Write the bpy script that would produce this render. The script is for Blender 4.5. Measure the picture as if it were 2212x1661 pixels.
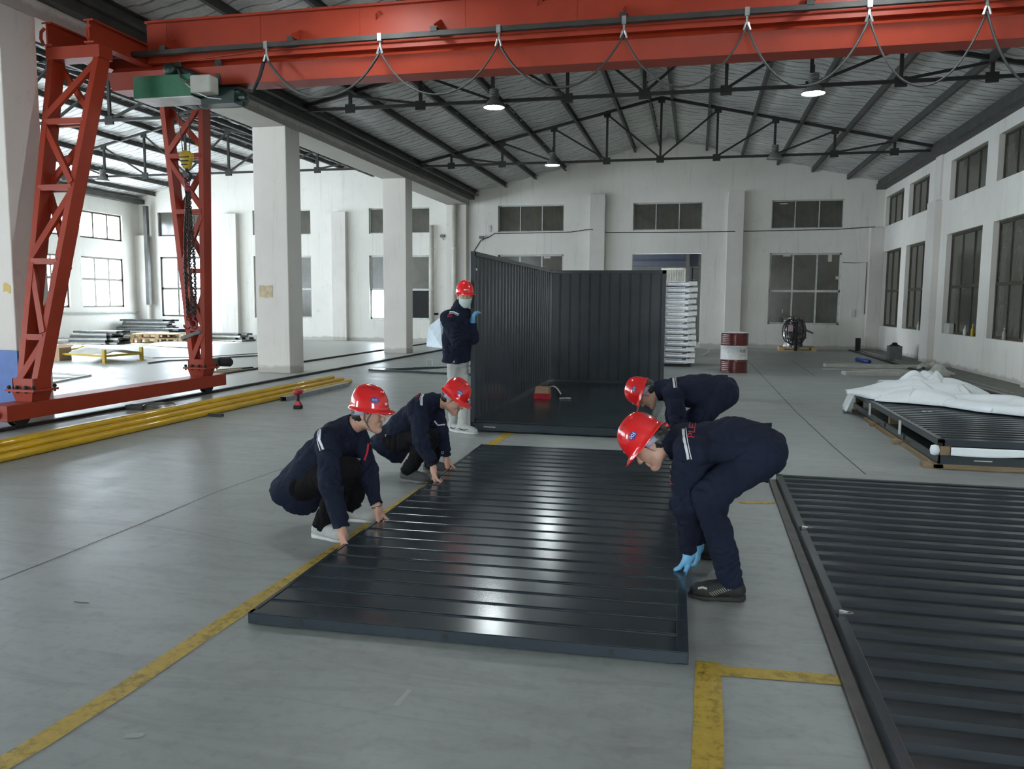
import bpy, bmesh, math, random
import numpy as np
from mathutils import Vector, Matrix
from mathutils.bvhtree import BVHTree

for _o in list(bpy.data.objects):
    bpy.data.objects.remove(_o, do_unlink=True)
scene = bpy.context.scene
COL = scene.collection
PI = math.pi

# ------------------------------------------------------------------ camera
FPX, CW, CH, HC = 1733.77, 2212.0, 1661.0, 1.5
_yaw, _pit, _rol = [math.radians(v) for v in (-12.79837, 5.84046, 0.4312)]
def _rm():
    cy, sy, cp, sp, cr, sr = math.cos(_yaw), math.sin(_yaw), math.cos(_pit), math.sin(_pit), math.cos(_rol), math.sin(_rol)
    rz = np.array([[cy, -sy, 0], [sy, cy, 0], [0, 0, 1]])
    rx = np.array([[1, 0, 0], [0, cp, -sp], [0, sp, cp]])
    ry = np.array([[cr, 0, sr], [0, 1, 0], [-sr, 0, cr]])
    return ry @ rx @ rz
RM = _rm()
CAM = np.array([0, 0, HC])
cam_d = bpy.data.cameras.new('camera')
cam_d.lens = 36 * FPX / CW
cam_d.sensor_width = 36
cam_d.sensor_fit = 'HORIZONTAL'
cam_d.clip_start, cam_d.clip_end = 0.05, 300
cam = bpy.data.objects.new('camera', cam_d)
COL.objects.link(cam)
_r, _f, _u = RM[0], RM[1], RM[2]
cam.matrix_world = Matrix(((_r[0], _u[0], -_f[0], 0), (_r[1], _u[1], -_f[1], 0), (_r[2], _u[2], -_f[2], HC), (0, 0, 0, 1)))
scene.camera = cam

# ------------------------------------------------------------------ world, lights, exposure
world = bpy.data.worlds.new('overcast_sky')
scene.world = world
world.use_nodes = True
_bg = world.node_tree.nodes['Background']
_bg.inputs[0].default_value = (0.87, 0.94, 1.0, 1)
_bg.inputs[1].default_value = 25.0
sun_d = bpy.data.lights.new('sun', 'SUN')
sun_d.energy = 34
sun_d.angle = math.radians(3)
sun_d.color = (1.0, 0.97, 0.92)
sun = bpy.data.objects.new('sun', sun_d)
sun.rotation_euler = Vector((1.0, -0.12, -0.78)).to_track_quat('-Z', 'Y').to_euler()
COL.objects.link(sun)
scene.view_settings.view_transform = 'Standard'
scene.view_settings.look = 'None'
scene.view_settings.gamma = 1
scene.view_settings.use_curve_mapping = False
scene.view_settings.exposure = 0.22
scene.cycles.max_bounces = 8
scene.cycles.diffuse_bounces = 5
scene.cycles.glossy_bounces = 4
scene.cycles.transparent_max_bounces = 12
scene.cycles.use_denoising = True
scene.cycles.sample_clamp_indirect = 4
scene.cycles.caustics_reflective = False
scene.cycles.caustics_refractive = False

def portal(name, loc, sx, sy, rot):
    d = bpy.data.lights.new(name, 'AREA')
    d.shape = 'RECTANGLE'
    d.size, d.size_y = sx, sy
    d.cycles.is_portal = True
    o = bpy.data.objects.new(name, d)
    o.location = loc
    o.rotation_euler = rot
    COL.objects.link(o)

# ------------------------------------------------------------------ pixel -> world
def ray(px, py):
    return RM.T @ np.array([(px - CW / 2) / FPX, 1, -(py - CH / 2) / FPX])
def onz(px, py, z=0.0):
    d = ray(px, py); return Vector(CAM + d * (z - HC) / d[2])
def ony(px, py, y):
    d = ray(px, py); return Vector(CAM + d * y / d[1])
def onx(px, py, x):
    d = ray(px, py); return Vector(CAM + d * x / d[0])

# ------------------------------------------------------------------ objects and tags
def V(*a):
    return Vector(a)
def tag(o, label=None, cat=None, group=None, kind=None):
    if label: o['label'] = label
    if cat: o['category'] = cat
    if group: o['group'] = group
    if kind: o['kind'] = kind
    return o
def thing(name, label, cat, loc=(0, 0, 0), rz=0, group=None, kind=None):
    o = bpy.data.objects.new(name, None)
    o.empty_display_size = 0.1
    o.location = loc
    o.rotation_euler = (0, 0, rz)
    COL.objects.link(o)
    return tag(o, label, cat, group, kind)
def copy_tree(o, parent=None, lvl=0):
    c = o.copy()
    COL.objects.link(c)
    if parent is not None:
        c.parent = parent
        c.matrix_parent_inverse = o.matrix_parent_inverse.copy()
    for ch in list(o.children):
        copy_tree(ch, c)
    return c

class MB:
    """collects shapes, builds one mesh object"""
    def __init__(s):
        s.v, s.f = [], []
    def add(s, vs, fs):
        n = len(s.v)
        s.v += [tuple(v) for v in vs]
        s.f += [tuple(i + n for i in f) for f in fs]
        return s
    def box(s, x0, x1, y0, y1, z0, z1):
        if x0 > x1: x0, x1 = x1, x0
        if y0 > y1: y0, y1 = y1, y0
        if z0 > z1: z0, z1 = z1, z0
        return s.add([(x0, y0, z0), (x1, y0, z0), (x1, y1, z0), (x0, y1, z0), (x0, y0, z1), (x1, y0, z1), (x1, y1, z1), (x0, y1, z1)],
                     [(3, 2, 1, 0), (4, 5, 6, 7), (0, 1, 5, 4), (1, 2, 6, 5), (2, 3, 7, 6), (3, 0, 4, 7)])
    def bar(s, a, b, w, h, up=(0, 0, 1)):
        a, b, up = Vector(a), Vector(b), Vector(up)
        d = (b - a).normalized()
        sd = d.cross(up)
        if sd.length < 1e-5: sd = d.cross(Vector((1, 0, 0)))
        sd.normalize(); u = sd.cross(d).normalized()
        sd *= w / 2; u *= h / 2
        q = [-sd - u, sd - u, sd + u, -sd + u]
        return s.add([a + k for k in q] + [b + k for k in q], [(3, 2, 1, 0), (4, 5, 6, 7), (0, 1, 5, 4), (1, 2, 6, 5), (2, 3, 7, 6), (3, 0, 4, 7)])
    def prof(s, a, b, poly, up=(0, 0, 1)):
        """extrude a 2-D outline (side, up) from a to b"""
        a, b, up = Vector(a), Vector(b), Vector(up)
        d = (b - a).normalized(); sd = d.cross(up).normalized(); u = sd.cross(d).normalized()
        n = len(poly)
        q = [sd * p[0] + u * p[1] for p in poly]
        return s.add([a + k for k in q] + [b + k for k in q],
                     [tuple(range(n))[::-1], tuple(range(n, 2 * n))] + [(i, (i + 1) % n, n + (i + 1) % n, n + i) for i in range(n)])
    def tube(s, pts, r, n=10, cap=True, closed=False):
        pts = [Vector(p) for p in pts]
        m = len(pts)
        rr = r if isinstance(r, (list, tuple)) else [r] * m
        d0 = (pts[1] - pts[0]).normalized()
        ref = Vector((0, 0, 1)) if abs(d0.z) < 0.9 else Vector((1, 0, 0))
        side = d0.cross(ref).normalized()
        base = len(s.v)
        for i, p in enumerate(pts):
            if closed: d = (pts[(i + 1) % m] - pts[i - 1])
            else: d = pts[min(i + 1, m - 1)] - pts[max(i - 1, 0)]
            d = d.normalized()
            side = (side - d * side.dot(d))
            if side.length < 1e-6: side = d.orthogonal()
            side.normalize(); up = d.cross(side)
            for k in range(n):
                a = 2 * PI * k / n
                s.v.append(tuple(p + (side * math.cos(a) + up * math.sin(a)) * rr[i]))
        for i in range(m if closed else m - 1):
            j = (i + 1) % m
            for k in range(n):
                k2 = (k + 1) % n
                s.f.append((base + i * n + k, base + i * n + k2, base + j * n + k2, base + j * n + k))
        if cap and not closed:
            s.f.append(tuple(base + k for k in range(n))[::-1])
            s.f.append(tuple(base + (m - 1) * n + k for k in range(n)))
        return s
    def lathe(s, prof, n=24, c=(0, 0, 0), axis='z'):
        base = len(s.v)
        for r, z in prof:
            for k in range(n):
                a = 2 * PI * k / n
                x, y = r * math.cos(a), r * math.sin(a)
                p = {'z': (x, y, z), 'x': (z, x, y), 'y': (y, z, x)}[axis]
                s.v.append((p[0] + c[0], p[1] + c[1], p[2] + c[2]))
        m = len(prof)
        for i in range(m - 1):
            for k in range(n):
                k2 = (k + 1) % n
                s.f.append((base + i * n + k, base + i * n + k2, base + (i + 1) * n + k2, base + (i + 1) * n + k))
        if prof[0][0] > 1e-6: s.f.append(tuple(base + k for k in range(n))[::-1])
        if prof[-1][0] > 1e-6: s.f.append(tuple(base + (m - 1) * n + k for k in range(n)))
        return s
    def grid(s, fn, nu, nv):
        base = len(s.v)
        for i in range(nu + 1):
            for j in range(nv + 1):
                s.v.append(tuple(fn(i / nu, j / nv)))
        for i in range(nu):
            for j in range(nv):
                a = base + i * (nv + 1) + j
                s.f.append((a, a + 1, a + nv + 2, a + nv + 1))
        return s
    def build(s, name, mat, parent=None, smooth=False, bevel=0, org=None, solid=0):
        me = bpy.data.meshes.new(name)
        vs = s.v
        if org is not None:
            o0 = Vector(org); vs = [tuple(Vector(v) - o0) for v in vs]
        me.from_pydata(vs, [], s.f)
        me.validate(); me.update()
        if smooth: me.polygons.foreach_set('use_smooth', [True] * len(me.polygons))
        for m in (mat if isinstance(mat, (list, tuple)) else [mat]): me.materials.append(m)
        o = bpy.data.objects.new(name, me)
        if org is not None: o.location = org
        COL.objects.link(o)
        if parent is not None: attach(o, parent)
        if solid:
            md = o.modifiers.new('thick', 'SOLIDIFY'); md.thickness = solid; md.offset = 0
        if bevel:
            md = o.modifiers.new('bevel', 'BEVEL'); md.width = bevel; md.segments = 2; md.limit_method = 'ANGLE'
        return o
def attach(o, parent):
    """parent keeping world coordinates (matrices from the object's own channels)"""
    m = Matrix.Identity(4)
    p = parent
    while p is not None:
        m = Matrix.LocRotScale(p.location, p.rotation_euler, p.scale) @ m
        p = p.parent
        if p is not None and p.parent is not None: pass
    o.parent = parent
    o.matrix_parent_inverse = _world(parent).inverted()
def _world(o):
    m = Matrix.LocRotScale(o.location, o.rotation_euler, o.scale)
    if o.parent is not None:
        return _world(o.parent) @ o.matrix_parent_inverse @ m
    return m
def local(o, parent):
    """parent with the mesh already in the parent's own coordinates"""
    o.parent = parent
    return o

# ------------------------------------------------------------------ materials
def lin(c):
    return tuple(((v / 255) / 12.92 if v / 255 <= 0.04045 else ((v / 255 + 0.055) / 1.055) ** 2.4) for v in c) + (1,)
class NT:
    def __init__(s, name):
        s.m = bpy.data.materials.new(name); s.m.use_nodes = True
        s.t = s.m.node_tree; s.b = s.t.nodes['Principled BSDF']; s.out = s.t.nodes['Material Output']
    def n(s, typ, **kw):
        nd = s.t.nodes.new(typ)
        for k, v in kw.items():
            if k.startswith('i_'):
                nd.inputs[k[2:].replace('_', ' ')].default_value = v
            else: setattr(nd, k, v)
        return nd
    def l(s, a, b): s.t.links.new(a, b)
    def co(s, scale=(1, 1, 1), rot=(0, 0, 0), src='Object'):
        tc = s.n('ShaderNodeTexCoord'); mp = s.n('ShaderNodeMapping')
        mp.inputs['Scale'].default_value = scale; mp.inputs['Rotation'].default_value = rot
        s.l(tc.outputs[src], mp.inputs['Vector']); return mp.outputs[0]
    def noise(s, vec, scale, detail=4, rough=0.55, dist=0):
        nd = s.n('ShaderNodeTexNoise'); nd.inputs['Scale'].default_value = scale; nd.inputs['Detail'].default_value = detail
        nd.inputs['Roughness'].default_value = rough; nd.inputs['Distortion'].default_value = dist
        s.l(vec, nd.inputs['Vector']); return nd.outputs[0]
    def ramp(s, val, stops):
        nd = s.n('ShaderNodeValToRGB'); el = nd.color_ramp.elements
        while len(el) < len(stops): el.new(0.5)
        for e, (p, c) in zip(el, stops):
            e.position = p; e.color = c if len(c) == 4 else tuple(c) + (1,)
        s.l(val, nd.inputs[0]); return nd.outputs[0]
    def mix(s, fac, a, b, mode='MIX'):
        nd = s.n('ShaderNodeMix', data_type='RGBA', blend_type=mode)
        for sock, v in ((nd.inputs[0], fac), (nd.inputs[6], a), (nd.inputs[7], b)):
            if hasattr(v, 'links') or isinstance(v, bpy.types.NodeSocket): s.l(v, sock)
            else: sock.default_value = v
        return nd.outputs[2]
    def math(s, op, a, b=0.0):
        nd = s.n('ShaderNodeMath', operation=op)
        for sock, v in ((nd.inputs[0], a), (nd.inputs[1], b)):
            if isinstance(v, bpy.types.NodeSocket): s.l(v, sock)
            else: sock.default_value = v
        return nd.outputs[0]
    def bump(s, h, strength=0.3, dist=0.01):
        nd = s.n('ShaderNodeBump'); nd.inputs['Strength'].default_value = strength; nd.inputs['Distance'].default_value = dist
        s.l(h, nd.inputs['Height']); s.l(nd.outputs[0], s.b.inputs['Normal'])
    def set(s, col=None, rough=None, metal=None, spec=None, coat=None):
        B = s.b.inputs
        for k, v in (('Base Color', col), ('Roughness', rough), ('Metallic', metal), ('Specular IOR Level', spec), ('Coat Weight', coat)):
            if v is None: continue
            if isinstance(v, bpy.types.NodeSocket): s.l(v, B[k])
            else: B[k].default_value = v
        return s.m
BLK = (0, 0, 0, 1); WHT = (1, 1, 1, 1)
def simple(name, rgb, rough=0.5, metal=0.0, var=0.12, scale=6, bump=0, bscale=80, spec=0.5, coat=0):
    t = NT(name)
    v = t.co()
    c = lin(rgb)
    n = t.noise(v, scale)
    c1 = tuple(min(1, k * (1 - var)) for k in c[:3]) + (1,)
    c2 = tuple(min(1, k * (1 + var)) for k in c[:3]) + (1,)
    col = t.ramp(n, [(0.3, c1), (0.7, c2)])
    t.set(col, rough, metal, spec, coat)
    if bump:
        t.bump(t.noise(v, bscale, 3), bump, 0.004)
    return t.m
def m_floor():
    t = NT('painted_concrete_floor')
    v = t.co()
    a = t.noise(v, 0.35, 6, 0.6, 0.6)
    b = t.noise(v, 2.3, 8, 0.65)
    c = t.noise(v, 14, 6, 0.6)
    base = t.ramp(a, [(0.3, lin((136, 141, 140))), (0.5, lin((146, 152, 150))), (0.72, lin((158, 162, 159)))])
    base = t.mix(t.ramp(b, [(0.35, (0.0,) * 3), (0.75, (0.38,) * 3)]), base, lin((170, 170, 166)))
    base = t.mix(t.ramp(c, [(0.5, (0,) * 3), (0.78, (0.34,) * 3)]), base, lin((100, 101, 98)))
    # trodden dirt streaks
    vs = t.co((0.6, 2.6, 1))
    st = t.noise(vs, 1.7, 7, 0.7, 1.2)
    base = t.mix(t.ramp(st, [(0.46, (0,) * 3), (0.72, (0.5,) * 3)]), base, lin((112, 112, 107)))
    # the left bay floor is bare pale concrete
    sx = t.n('ShaderNodeSeparateXYZ'); tc = t.n('ShaderNodeTexCoord'); t.l(tc.outputs['Object'], sx.inputs[0])
    lf = t.math('LESS_THAN', t.math('ADD', sx.outputs[0], t.math('MULTIPLY', t.noise(v, 3, 4), 0.1)), -7.62)
    pale = t.ramp(b, [(0.3, lin((158, 158, 152))), (0.7, lin((180, 180, 174)))])
    base = t.mix(lf, base, pale)
    # worn bright scuffs
    sc = t.noise(v, 5.5, 9, 0.75, 0.4)
    base = t.mix(t.ramp(sc, [(0.67, (0,) * 3), (0.78, (0.55,) * 3)]), base, lin((190, 190, 186)))
    r = t.ramp(b, [(0.3, (0.34,) * 3), (0.7, (0.5,) * 3)])
    t.set(base, r, 0, 0.45)
    t.bump(t.noise(v, 30, 5), 0.06, 0.004)
    return t.m
def m_wall(name='whitewashed_wall', rgb=(230, 228, 221)):
    t = NT(name)
    v = t.co()
    a = t.noise(v, 0.5, 6, 0.6); b = t.noise(v, 3.2, 8, 0.7, 0.5)
    base = t.ramp(a, [(0.3, lin(tuple(k - 14 for k in rgb))), (0.7, lin(rgb))])
    base = t.mix(t.ramp(b, [(0.60, (0,) * 3), (0.76, (0.28,) * 3)]), base, lin((150, 146, 138)))
    # vertical rain streaks
    vs = t.co((3.5, 3.5, 0.25))
    st = t.noise(vs, 2.2, 6, 0.65)
    base = t.mix(t.ramp(st, [(0.56, (0,) * 3), (0.8, (0.4,) * 3)]), base, lin((146, 146, 144)))
    # chips where the plaster shows
    ch = t.noise(v, 7, 8, 0.8)
    base = t.mix(t.ramp(ch, [(0.675, (0,) * 3), (0.71, (0.75,) * 3)]), base, lin((112, 106, 98)))
    # grey damp skirting above the floor
    sx = t.n('ShaderNodeSeparateXYZ'); tc = t.n('ShaderNodeTexCoord'); t.l(tc.outputs['Object'], sx.inputs[0])
    z = t.math('ADD', sx.outputs[2], t.math('MULTIPLY', t.noise(v, 4, 5), -0.2))
    base = t.mix(t.ramp(z, [(0.0, (0.5,) * 3), (0.06, (0,) * 3)]), base, lin((130, 126, 118)))
    t.set(base, 0.85, 0, 0.2)
    t.bump(t.noise(v, 22, 6), 0.15, 0.01)
    return t.m
def m_foil():
    t = NT('silver_roof_foil')
    v = t.co()
    a = t.noise(v, 1.2, 6, 0.65, 0.4)
    b = t.noise(t.co((1.2, 6, 6)), 3, 7, 0.7, 0.8)
    base = t.ramp(a, [(0.3, lin((214, 215, 213))), (0.7, lin((244, 244, 241)))])
    base = t.mix(t.ramp(b, [(0.45, (0,) * 3), (0.75, (0.55,) * 3)]), base, lin((140, 141, 140)))
    # the wire netting that holds it, seen as thin dark lines across
    w = t.n('ShaderNodeTexWave', wave_type='BANDS', bands_direction='Y'); w.inputs['Scale'].default_value = 1.15
    w.inputs['Distortion'].default_value = 1.4; w.inputs['Detail'].default_value = 3; w.inputs['Detail Scale'].default_value = 2.0
    t.l(v, w.inputs['Vector'])
    base = t.mix(t.ramp(w.outputs[1], [(0.0, (0.75,) * 3), (0.13, (0,) * 3)]), base, lin((62, 62, 60)))
    t.set(base, 0.4, 0.0, 0.8)
    t.bump(t.noise(t.co((2, 7, 7)), 3, 7, 0.7, 1.0), 0.9, 0.05)
    return t.m
def m_panelblack(name='dark_grey_painted_steel', rgb=(50, 58, 64), rough=0.19, var=0.12):
    t = NT(name)
    v = t.co()
    a = t.noise(v, 2.0, 3, 0.5); d = t.noise(v, 60, 8, 0.8)
    c = lin(rgb)
    base = t.ramp(a, [(0.3, tuple(k * (1 - var) for k in c[:3]) + (1,)), (0.7, tuple(k * (1 + var) for k in c[:3]) + (1,))])
    base = t.mix(t.ramp(d, [(0.74, (0,) * 3), (0.78, (0.4,) * 3)]), base, lin((120, 122, 120)))
    r = t.ramp(a, [(0.3, (rough * 0.9,) * 3), (0.7, (rough * 1.12,) * 3)])
    t.set(base, r, 0, 0.5)
    t.bump(t.noise(v, 2.2, 2), 0.05, 0.01)
    return t.m
def m_redpaint():
    t = NT('orange_red_crane_paint')
    v = t.co()
    a = t.noise(v, 1.5, 6, 0.6)
    base = t.ramp(a, [(0.3, lin((136, 46, 28))), (0.7, lin((153, 54, 32)))])
    d = t.noise(v, 12, 8, 0.75)
    base = t.mix(t.ramp(d, [(0.66, (0,) * 3), (0.75, (0.4,) * 3)]), base, lin((96, 34, 24)))
    t.set(base, 0.48, 0, 0.3)
    t.bump(t.noise(v, 18, 3), 0.05, 0.01)
    return t.m
def m_yellowline():
    t = NT('worn_yellow_floor_paint')
    v = t.co()
    a = t.noise(v, 3.5, 9, 0.7, 0.5); b = t.noise(v, 22, 6, 0.7)
    base = t.ramp(b, [(0.3, lin((168, 140, 44))), (0.7, lin((196, 166, 64)))])
    t.set(base, 0.5, 0, 0.4)
    tr = t.n('ShaderNodeBsdfTransparent'); mx = t.n('ShaderNodeMixShader')
    f = t.math('MULTIPLY', a, b)
    t.l(t.ramp(f, [(0.12, (0.35,) * 3), (0.24, (0.95,) * 3)]), mx.inputs[0])
    t.l(tr.outputs[0], mx.inputs[1]); t.l(t.b.outputs[0], mx.inputs[2]); t.l(mx.outputs[0], t.out.inputs[0])
    return t.m
def m_glass(name, tint=(0.95, 0.98, 1, 1), fac=0.88):
    t = NT(name)
    tr = t.n('ShaderNodeBsdfTransparent'); tr.inputs[0].default_value = tint
    gl = t.n('ShaderNodeBsdfGlossy'); gl.inputs['Roughness'].default_value = 0.06
    df = t.n('ShaderNodeBsdfDiffuse'); df.inputs[0].default_value = (0.5, 0.5, 0.46, 1)
    m1 = t.n('ShaderNodeMixShader'); m1.inputs[0].default_value = 0.5
    m2 = t.n('ShaderNodeMixShader'); m2.inputs[0].default_value = fac
    t.l(gl.outputs[0], m1.inputs[1]); t.l(df.outputs[0], m1.inputs[2])
    t.l(m1.outputs[0], m2.inputs[1]); t.l(tr.outputs[0], m2.inputs[2]); t.l(m2.outputs[0], t.out.inputs[0])
    return t.m
def m_dusty():
    t = NT('dusty_brown_window_glass')
    v = t.co()
    a = t.noise(v, 1.3, 6, 0.65, 0.6); s = t.noise(t.co((5, 5, 0.7)), 2, 6, 0.7)
    base = t.ramp(a, [(0.3, lin((66, 65, 58))), (0.7, lin((92, 90, 82)))])
    base = t.mix(t.ramp(s, [(0.5, (0,) * 3), (0.8, (0.3,) * 3)]), base, lin((120, 118, 108)))
    t.set(base, 0.16, 0, 0.55)
    return t.m
def m_lamp(name, col, strength):
    t = NT(name)
    e = t.n('ShaderNodeEmission'); e.inputs[0].default_value = col; e.inputs[1].default_value = strength
    t.l(e.outputs[0], t.out.inputs[0]); return t.m
def m_wood(name='pale_pine', rgb=(196, 170, 128)):
    t = NT(name)
    n = t.noise(t.co((3, 30, 30)), 2, 6, 0.6, 1.0)
    c = lin(rgb)
    t.set(t.ramp(n, [(0.3, tuple(k * 0.7 for k in c[:3]) + (1,)), (0.7, c)]), 0.75, 0, 0.3)
    return t.m
def m_cloth(name, rgb, var=0.18, rough=0.9, sheen=0.0):
    t = NT(name)
    v = t.co()
    a = t.noise(v, 5, 6, 0.6); c = lin(rgb)
    base = t.ramp(a, [(0.3, tuple(k * (1 - var) for k in c[:3]) + (1,)), (0.7, tuple(k * (1 + var) for k in c[:3]) + (1,))])
    t.set(base, rough, 0, 0.15)
    t.b.inputs['Sheen Weight'].default_value = sheen
    f1 = t.noise(v, 16, 4, 0.6, 0.8); f2 = t.noise(v, 420, 2)
    t.bump(t.math('ADD', f1, t.math('MULTIPLY', f2, 0.05)), 0.5, 0.012)
    return t.m
M = dict(
    floor=m_floor(), wall=m_wall(), wall2=m_wall('whitewashed_concrete', (220, 216, 210)), foil=m_foil(),
    truss=simple('dark_truss_paint', (34, 33, 32), 0.6, 0.1), purlin=simple('grey_purlin_steel', (70, 70, 67), 0.6, 0.2, 0.25, 3),
    black=m_panelblack(), black2=m_panelblack('dark_grey_panel_inside', (42, 49, 55), 0.2), red=m_redpaint(), yline=m_yellowline(),
    glass=m_glass('clear_window_glass', (0.95, 0.98, 1, 1), 0.95), dusty=m_dusty(), alu=simple('grey_aluminium_frame', (186, 188, 183), 0.45, 0.1, 0.2),
    bronze=simple('brown_window_frame', (74, 68, 58), 0.5, 0.3, 0.3), lamp=m_lamp('lamp_glow', (0.88, 0.98, 1, 1), 165),
    shade=simple('lamp_shade_grey', (120, 122, 120), 0.5, 0.4), rail=simple('dark_rail_steel', (52, 50, 47), 0.6, 0.3, 0.3),
    green=simple('hoist_green_paint', (28, 92, 66), 0.42, 0, 0.15), dgreen=simple('dark_green_paint', (14, 40, 34), 0.45),
    grey=simple('light_grey_plastic', (150, 150, 142), 0.5), blackp=simple('black_rubber', (20, 20, 21), 0.7), cable=simple('cable_grey', (52, 52, 50), 0.6),
    yellow=simple('yellow_pipe_paint', (198, 156, 12), 0.3, 0, 0.14, 3, coat=0.4), yellow2=simple('yellow_paint', (178, 150, 30), 0.5),
    chrome=simple('galvanised_steel', (170, 172, 170), 0.35, 0.8, 0.2, 8), zinc=simple('zinc_frame_steel', (118, 122, 125), 0.22, 0.9, 0.25, 5),
    wood=m_wood(), card=simple('brown_cardboard', (176, 146, 116), 0.85), ply=m_wood('plywood_edge', (150, 130, 102)),
    white=simple('white_paint', (205, 206, 204), 0.5), foam=simple('white_foam_sheet', (236, 243, 246), 0.75, 0, 0.04, 4, 0.2, 30),
    paper=simple('grey_paper', (186, 186, 178), 0.85, 0, 0.15), navy=m_cloth('navy_work_cloth', (25, 30, 46)), blackcloth=m_cloth('black_trouser_cloth', (14, 14, 16)),
    pale=m_cloth('pale_grey_trouser_cloth', (176, 178, 174)), navytrouser=m_cloth('navy_trouser_cloth', (24, 30, 46)),
    helmet=simple('red_helmet_plastic', (206, 26, 30), 0.16, 0, 0.03, 2, coat=0.6), badge=simple('blue_badge', (42, 44, 130), 0.4, 0, 0.05),
    wtext=simple('white_print', (226, 228, 230), 0.5, 0, 0.02), rtext=simple('red_embroidery', (176, 28, 52), 0.7), stripe=simple('reflective_stripe', (206, 210, 214), 0.4, 0.1, 0.05),
    hair=simple('black_hair', (20, 17, 16), 0.55, 0, 0.3, 40), band=simple('helmet_harness_grey', (150, 152, 170), 0.5), strap=simple('grey_strap', (82, 88, 84), 0.7),
    glove=simple('blue_nitrile_glove', (96, 158, 196), 0.45, 0, 0.1, 20, 0.3, 60), mask=simple('pale_face_mask', (176, 194, 190), 0.8, 0, 0.05, 20),
    maroon=simple('maroon_drum_paint', (84, 22, 20), 0.28, 0, 0.15, 4, coat=0.3), blue=simple('blue_board', (52, 92, 158), 0.5), bluetube=simple('blue_tube_plastic', (24, 60, 140), 0.4),
    tool=simple('red_tool_plastic', (170, 26, 48), 0.4), chain=simple('dark_chain_steel', (70, 60, 58), 0.5, 0.6, 0.3), hookred=simple('dull_red_hook_paint', (120, 28, 44), 0.5),
    greybox=simple('grey_tin', (92, 94, 92), 0.5, 0.2), dark=simple('dark_interior', (26, 27, 28), 0.8), sneak=simple('light_grey_mesh', (168, 170, 168), 0.8, 0, 0.12, 30, 0.3, 120),
    sole=simple('white_shoe_sole', (198, 200, 198), 0.7), dshoe=simple('dark_grey_shoe', (58, 60, 60), 0.8, 0, 0.15, 30, 0.3, 120), dsole=simple('grey_shoe_sole', (96, 98, 96), 0.75),
    bshoe=simple('black_shoe', (18, 19, 18), 0.75, 0, 0.2, 30, 0.3, 120), bsole=simple('worn_black_sole', (34, 35, 33), 0.8), plastic=m_glass('clear_acrylic', (0.8, 0.85, 0.88, 1), 0.6),
    pipew=simple('white_downpipe', (186, 184, 174), 0.5, 0, 0.1), grille=simple('pale_cladding', (140, 142, 138), 0.5, 0.2, 0.2), eye=simple('eye_dark', (18, 14, 12), 0.2), brass=simple('steel_bracelet', (200, 198, 190), 0.25, 0.9),
)
def m_skin(name='skin', rgb=(188, 148, 128)):
    t = NT(name)
    v = t.co()
    a = t.noise(v, 14, 5, 0.6); c = lin(rgb)
    base = t.ramp(a, [(0.3, tuple(k * 0.86 for k in c[:3]) + (1,)), (0.7, tuple(min(1, k * 1.1) for k in c[:3]) + (1,))])
    t.set(base, 0.5, 0, 0.4)
    t.b.inputs['Subsurface Weight'].default_value = 0.0
    t.bump(t.noise(v, 160, 3), 0.12, 0.002)
    return t.m
M['skin'] = m_skin()
# ------------------------------------------------------------------ the hall
YB, XR, XL, YF = 28.65, 5.91, -21.95, -5.0
XC1, XC2 = -1.05, -15.45              # ridges of the two bays
def roofz(x):
    c = XC1 if x > -8.25 else XC2
    return 7.14 - 0.235 * abs(x - c)

def gwall(name, axis, pos, thick, lo, hi, holes, top, mat, n_out=1):
    """wall in plane axis=pos with rectangular holes; top(u) gives its height; thickness grows along n_out"""
    us = sorted({lo, hi} | {h[0] for h in holes} | {h[1] for h in holes} | ({XC1, XC2, -8.25} if axis == 'y' else set()))
    us = [u for u in us if lo <= u <= hi]
    mb = MB()
    def P(u, z, d):
        q = pos + n_out * thick * d
        return (u, q, z) if axis == 'y' else (q, u, z)
    for a, b in zip(us[:-1], us[1:]):
        hs = sorted([h for h in holes if h[0] <= a + 1e-6 and h[1] >= b - 1e-6], key=lambda h: h[2])
        z = 0.0
        segs = []
        for h in hs:
            if h[2] > z: segs.append((z, h[2]))
            z = h[3]
        segs.append((z, None))
        for z0, z1 in segs:
            ta, tb = (z1, z1) if z1 is not None else (top(a + 1e-4), top(b - 1e-4))
            for d in (0, 1):
                mb.add([P(a, z0, d), P(b, z0, d), P(b, tb, d), P(a, ta, d)], [(0, 1, 2, 3)])
    for h in holes:
        u0, u1, z0, z1 = h
        for q in (((u0, z0), (u1, z0)), ((u0, z1), (u1, z1)), ((u0, z0), (u0, z1)), ((u1, z0), (u1, z1))):
            (a, za), (b, zb) = q
            if za == zb == 0: continue
            mb.add([P(a, za, 0), P(b, zb, 0), P(b, zb, 1), P(a, za, 1)], [(0, 1, 2, 3)])
    o = mb.build(name, mat)
    return tag(o, kind='structure')

fl = MB().box(XL - .3, XR + .3, YF, YB + .3, -0.2, 0).build('floor', M['floor']); tag(fl, kind='structure')

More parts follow.
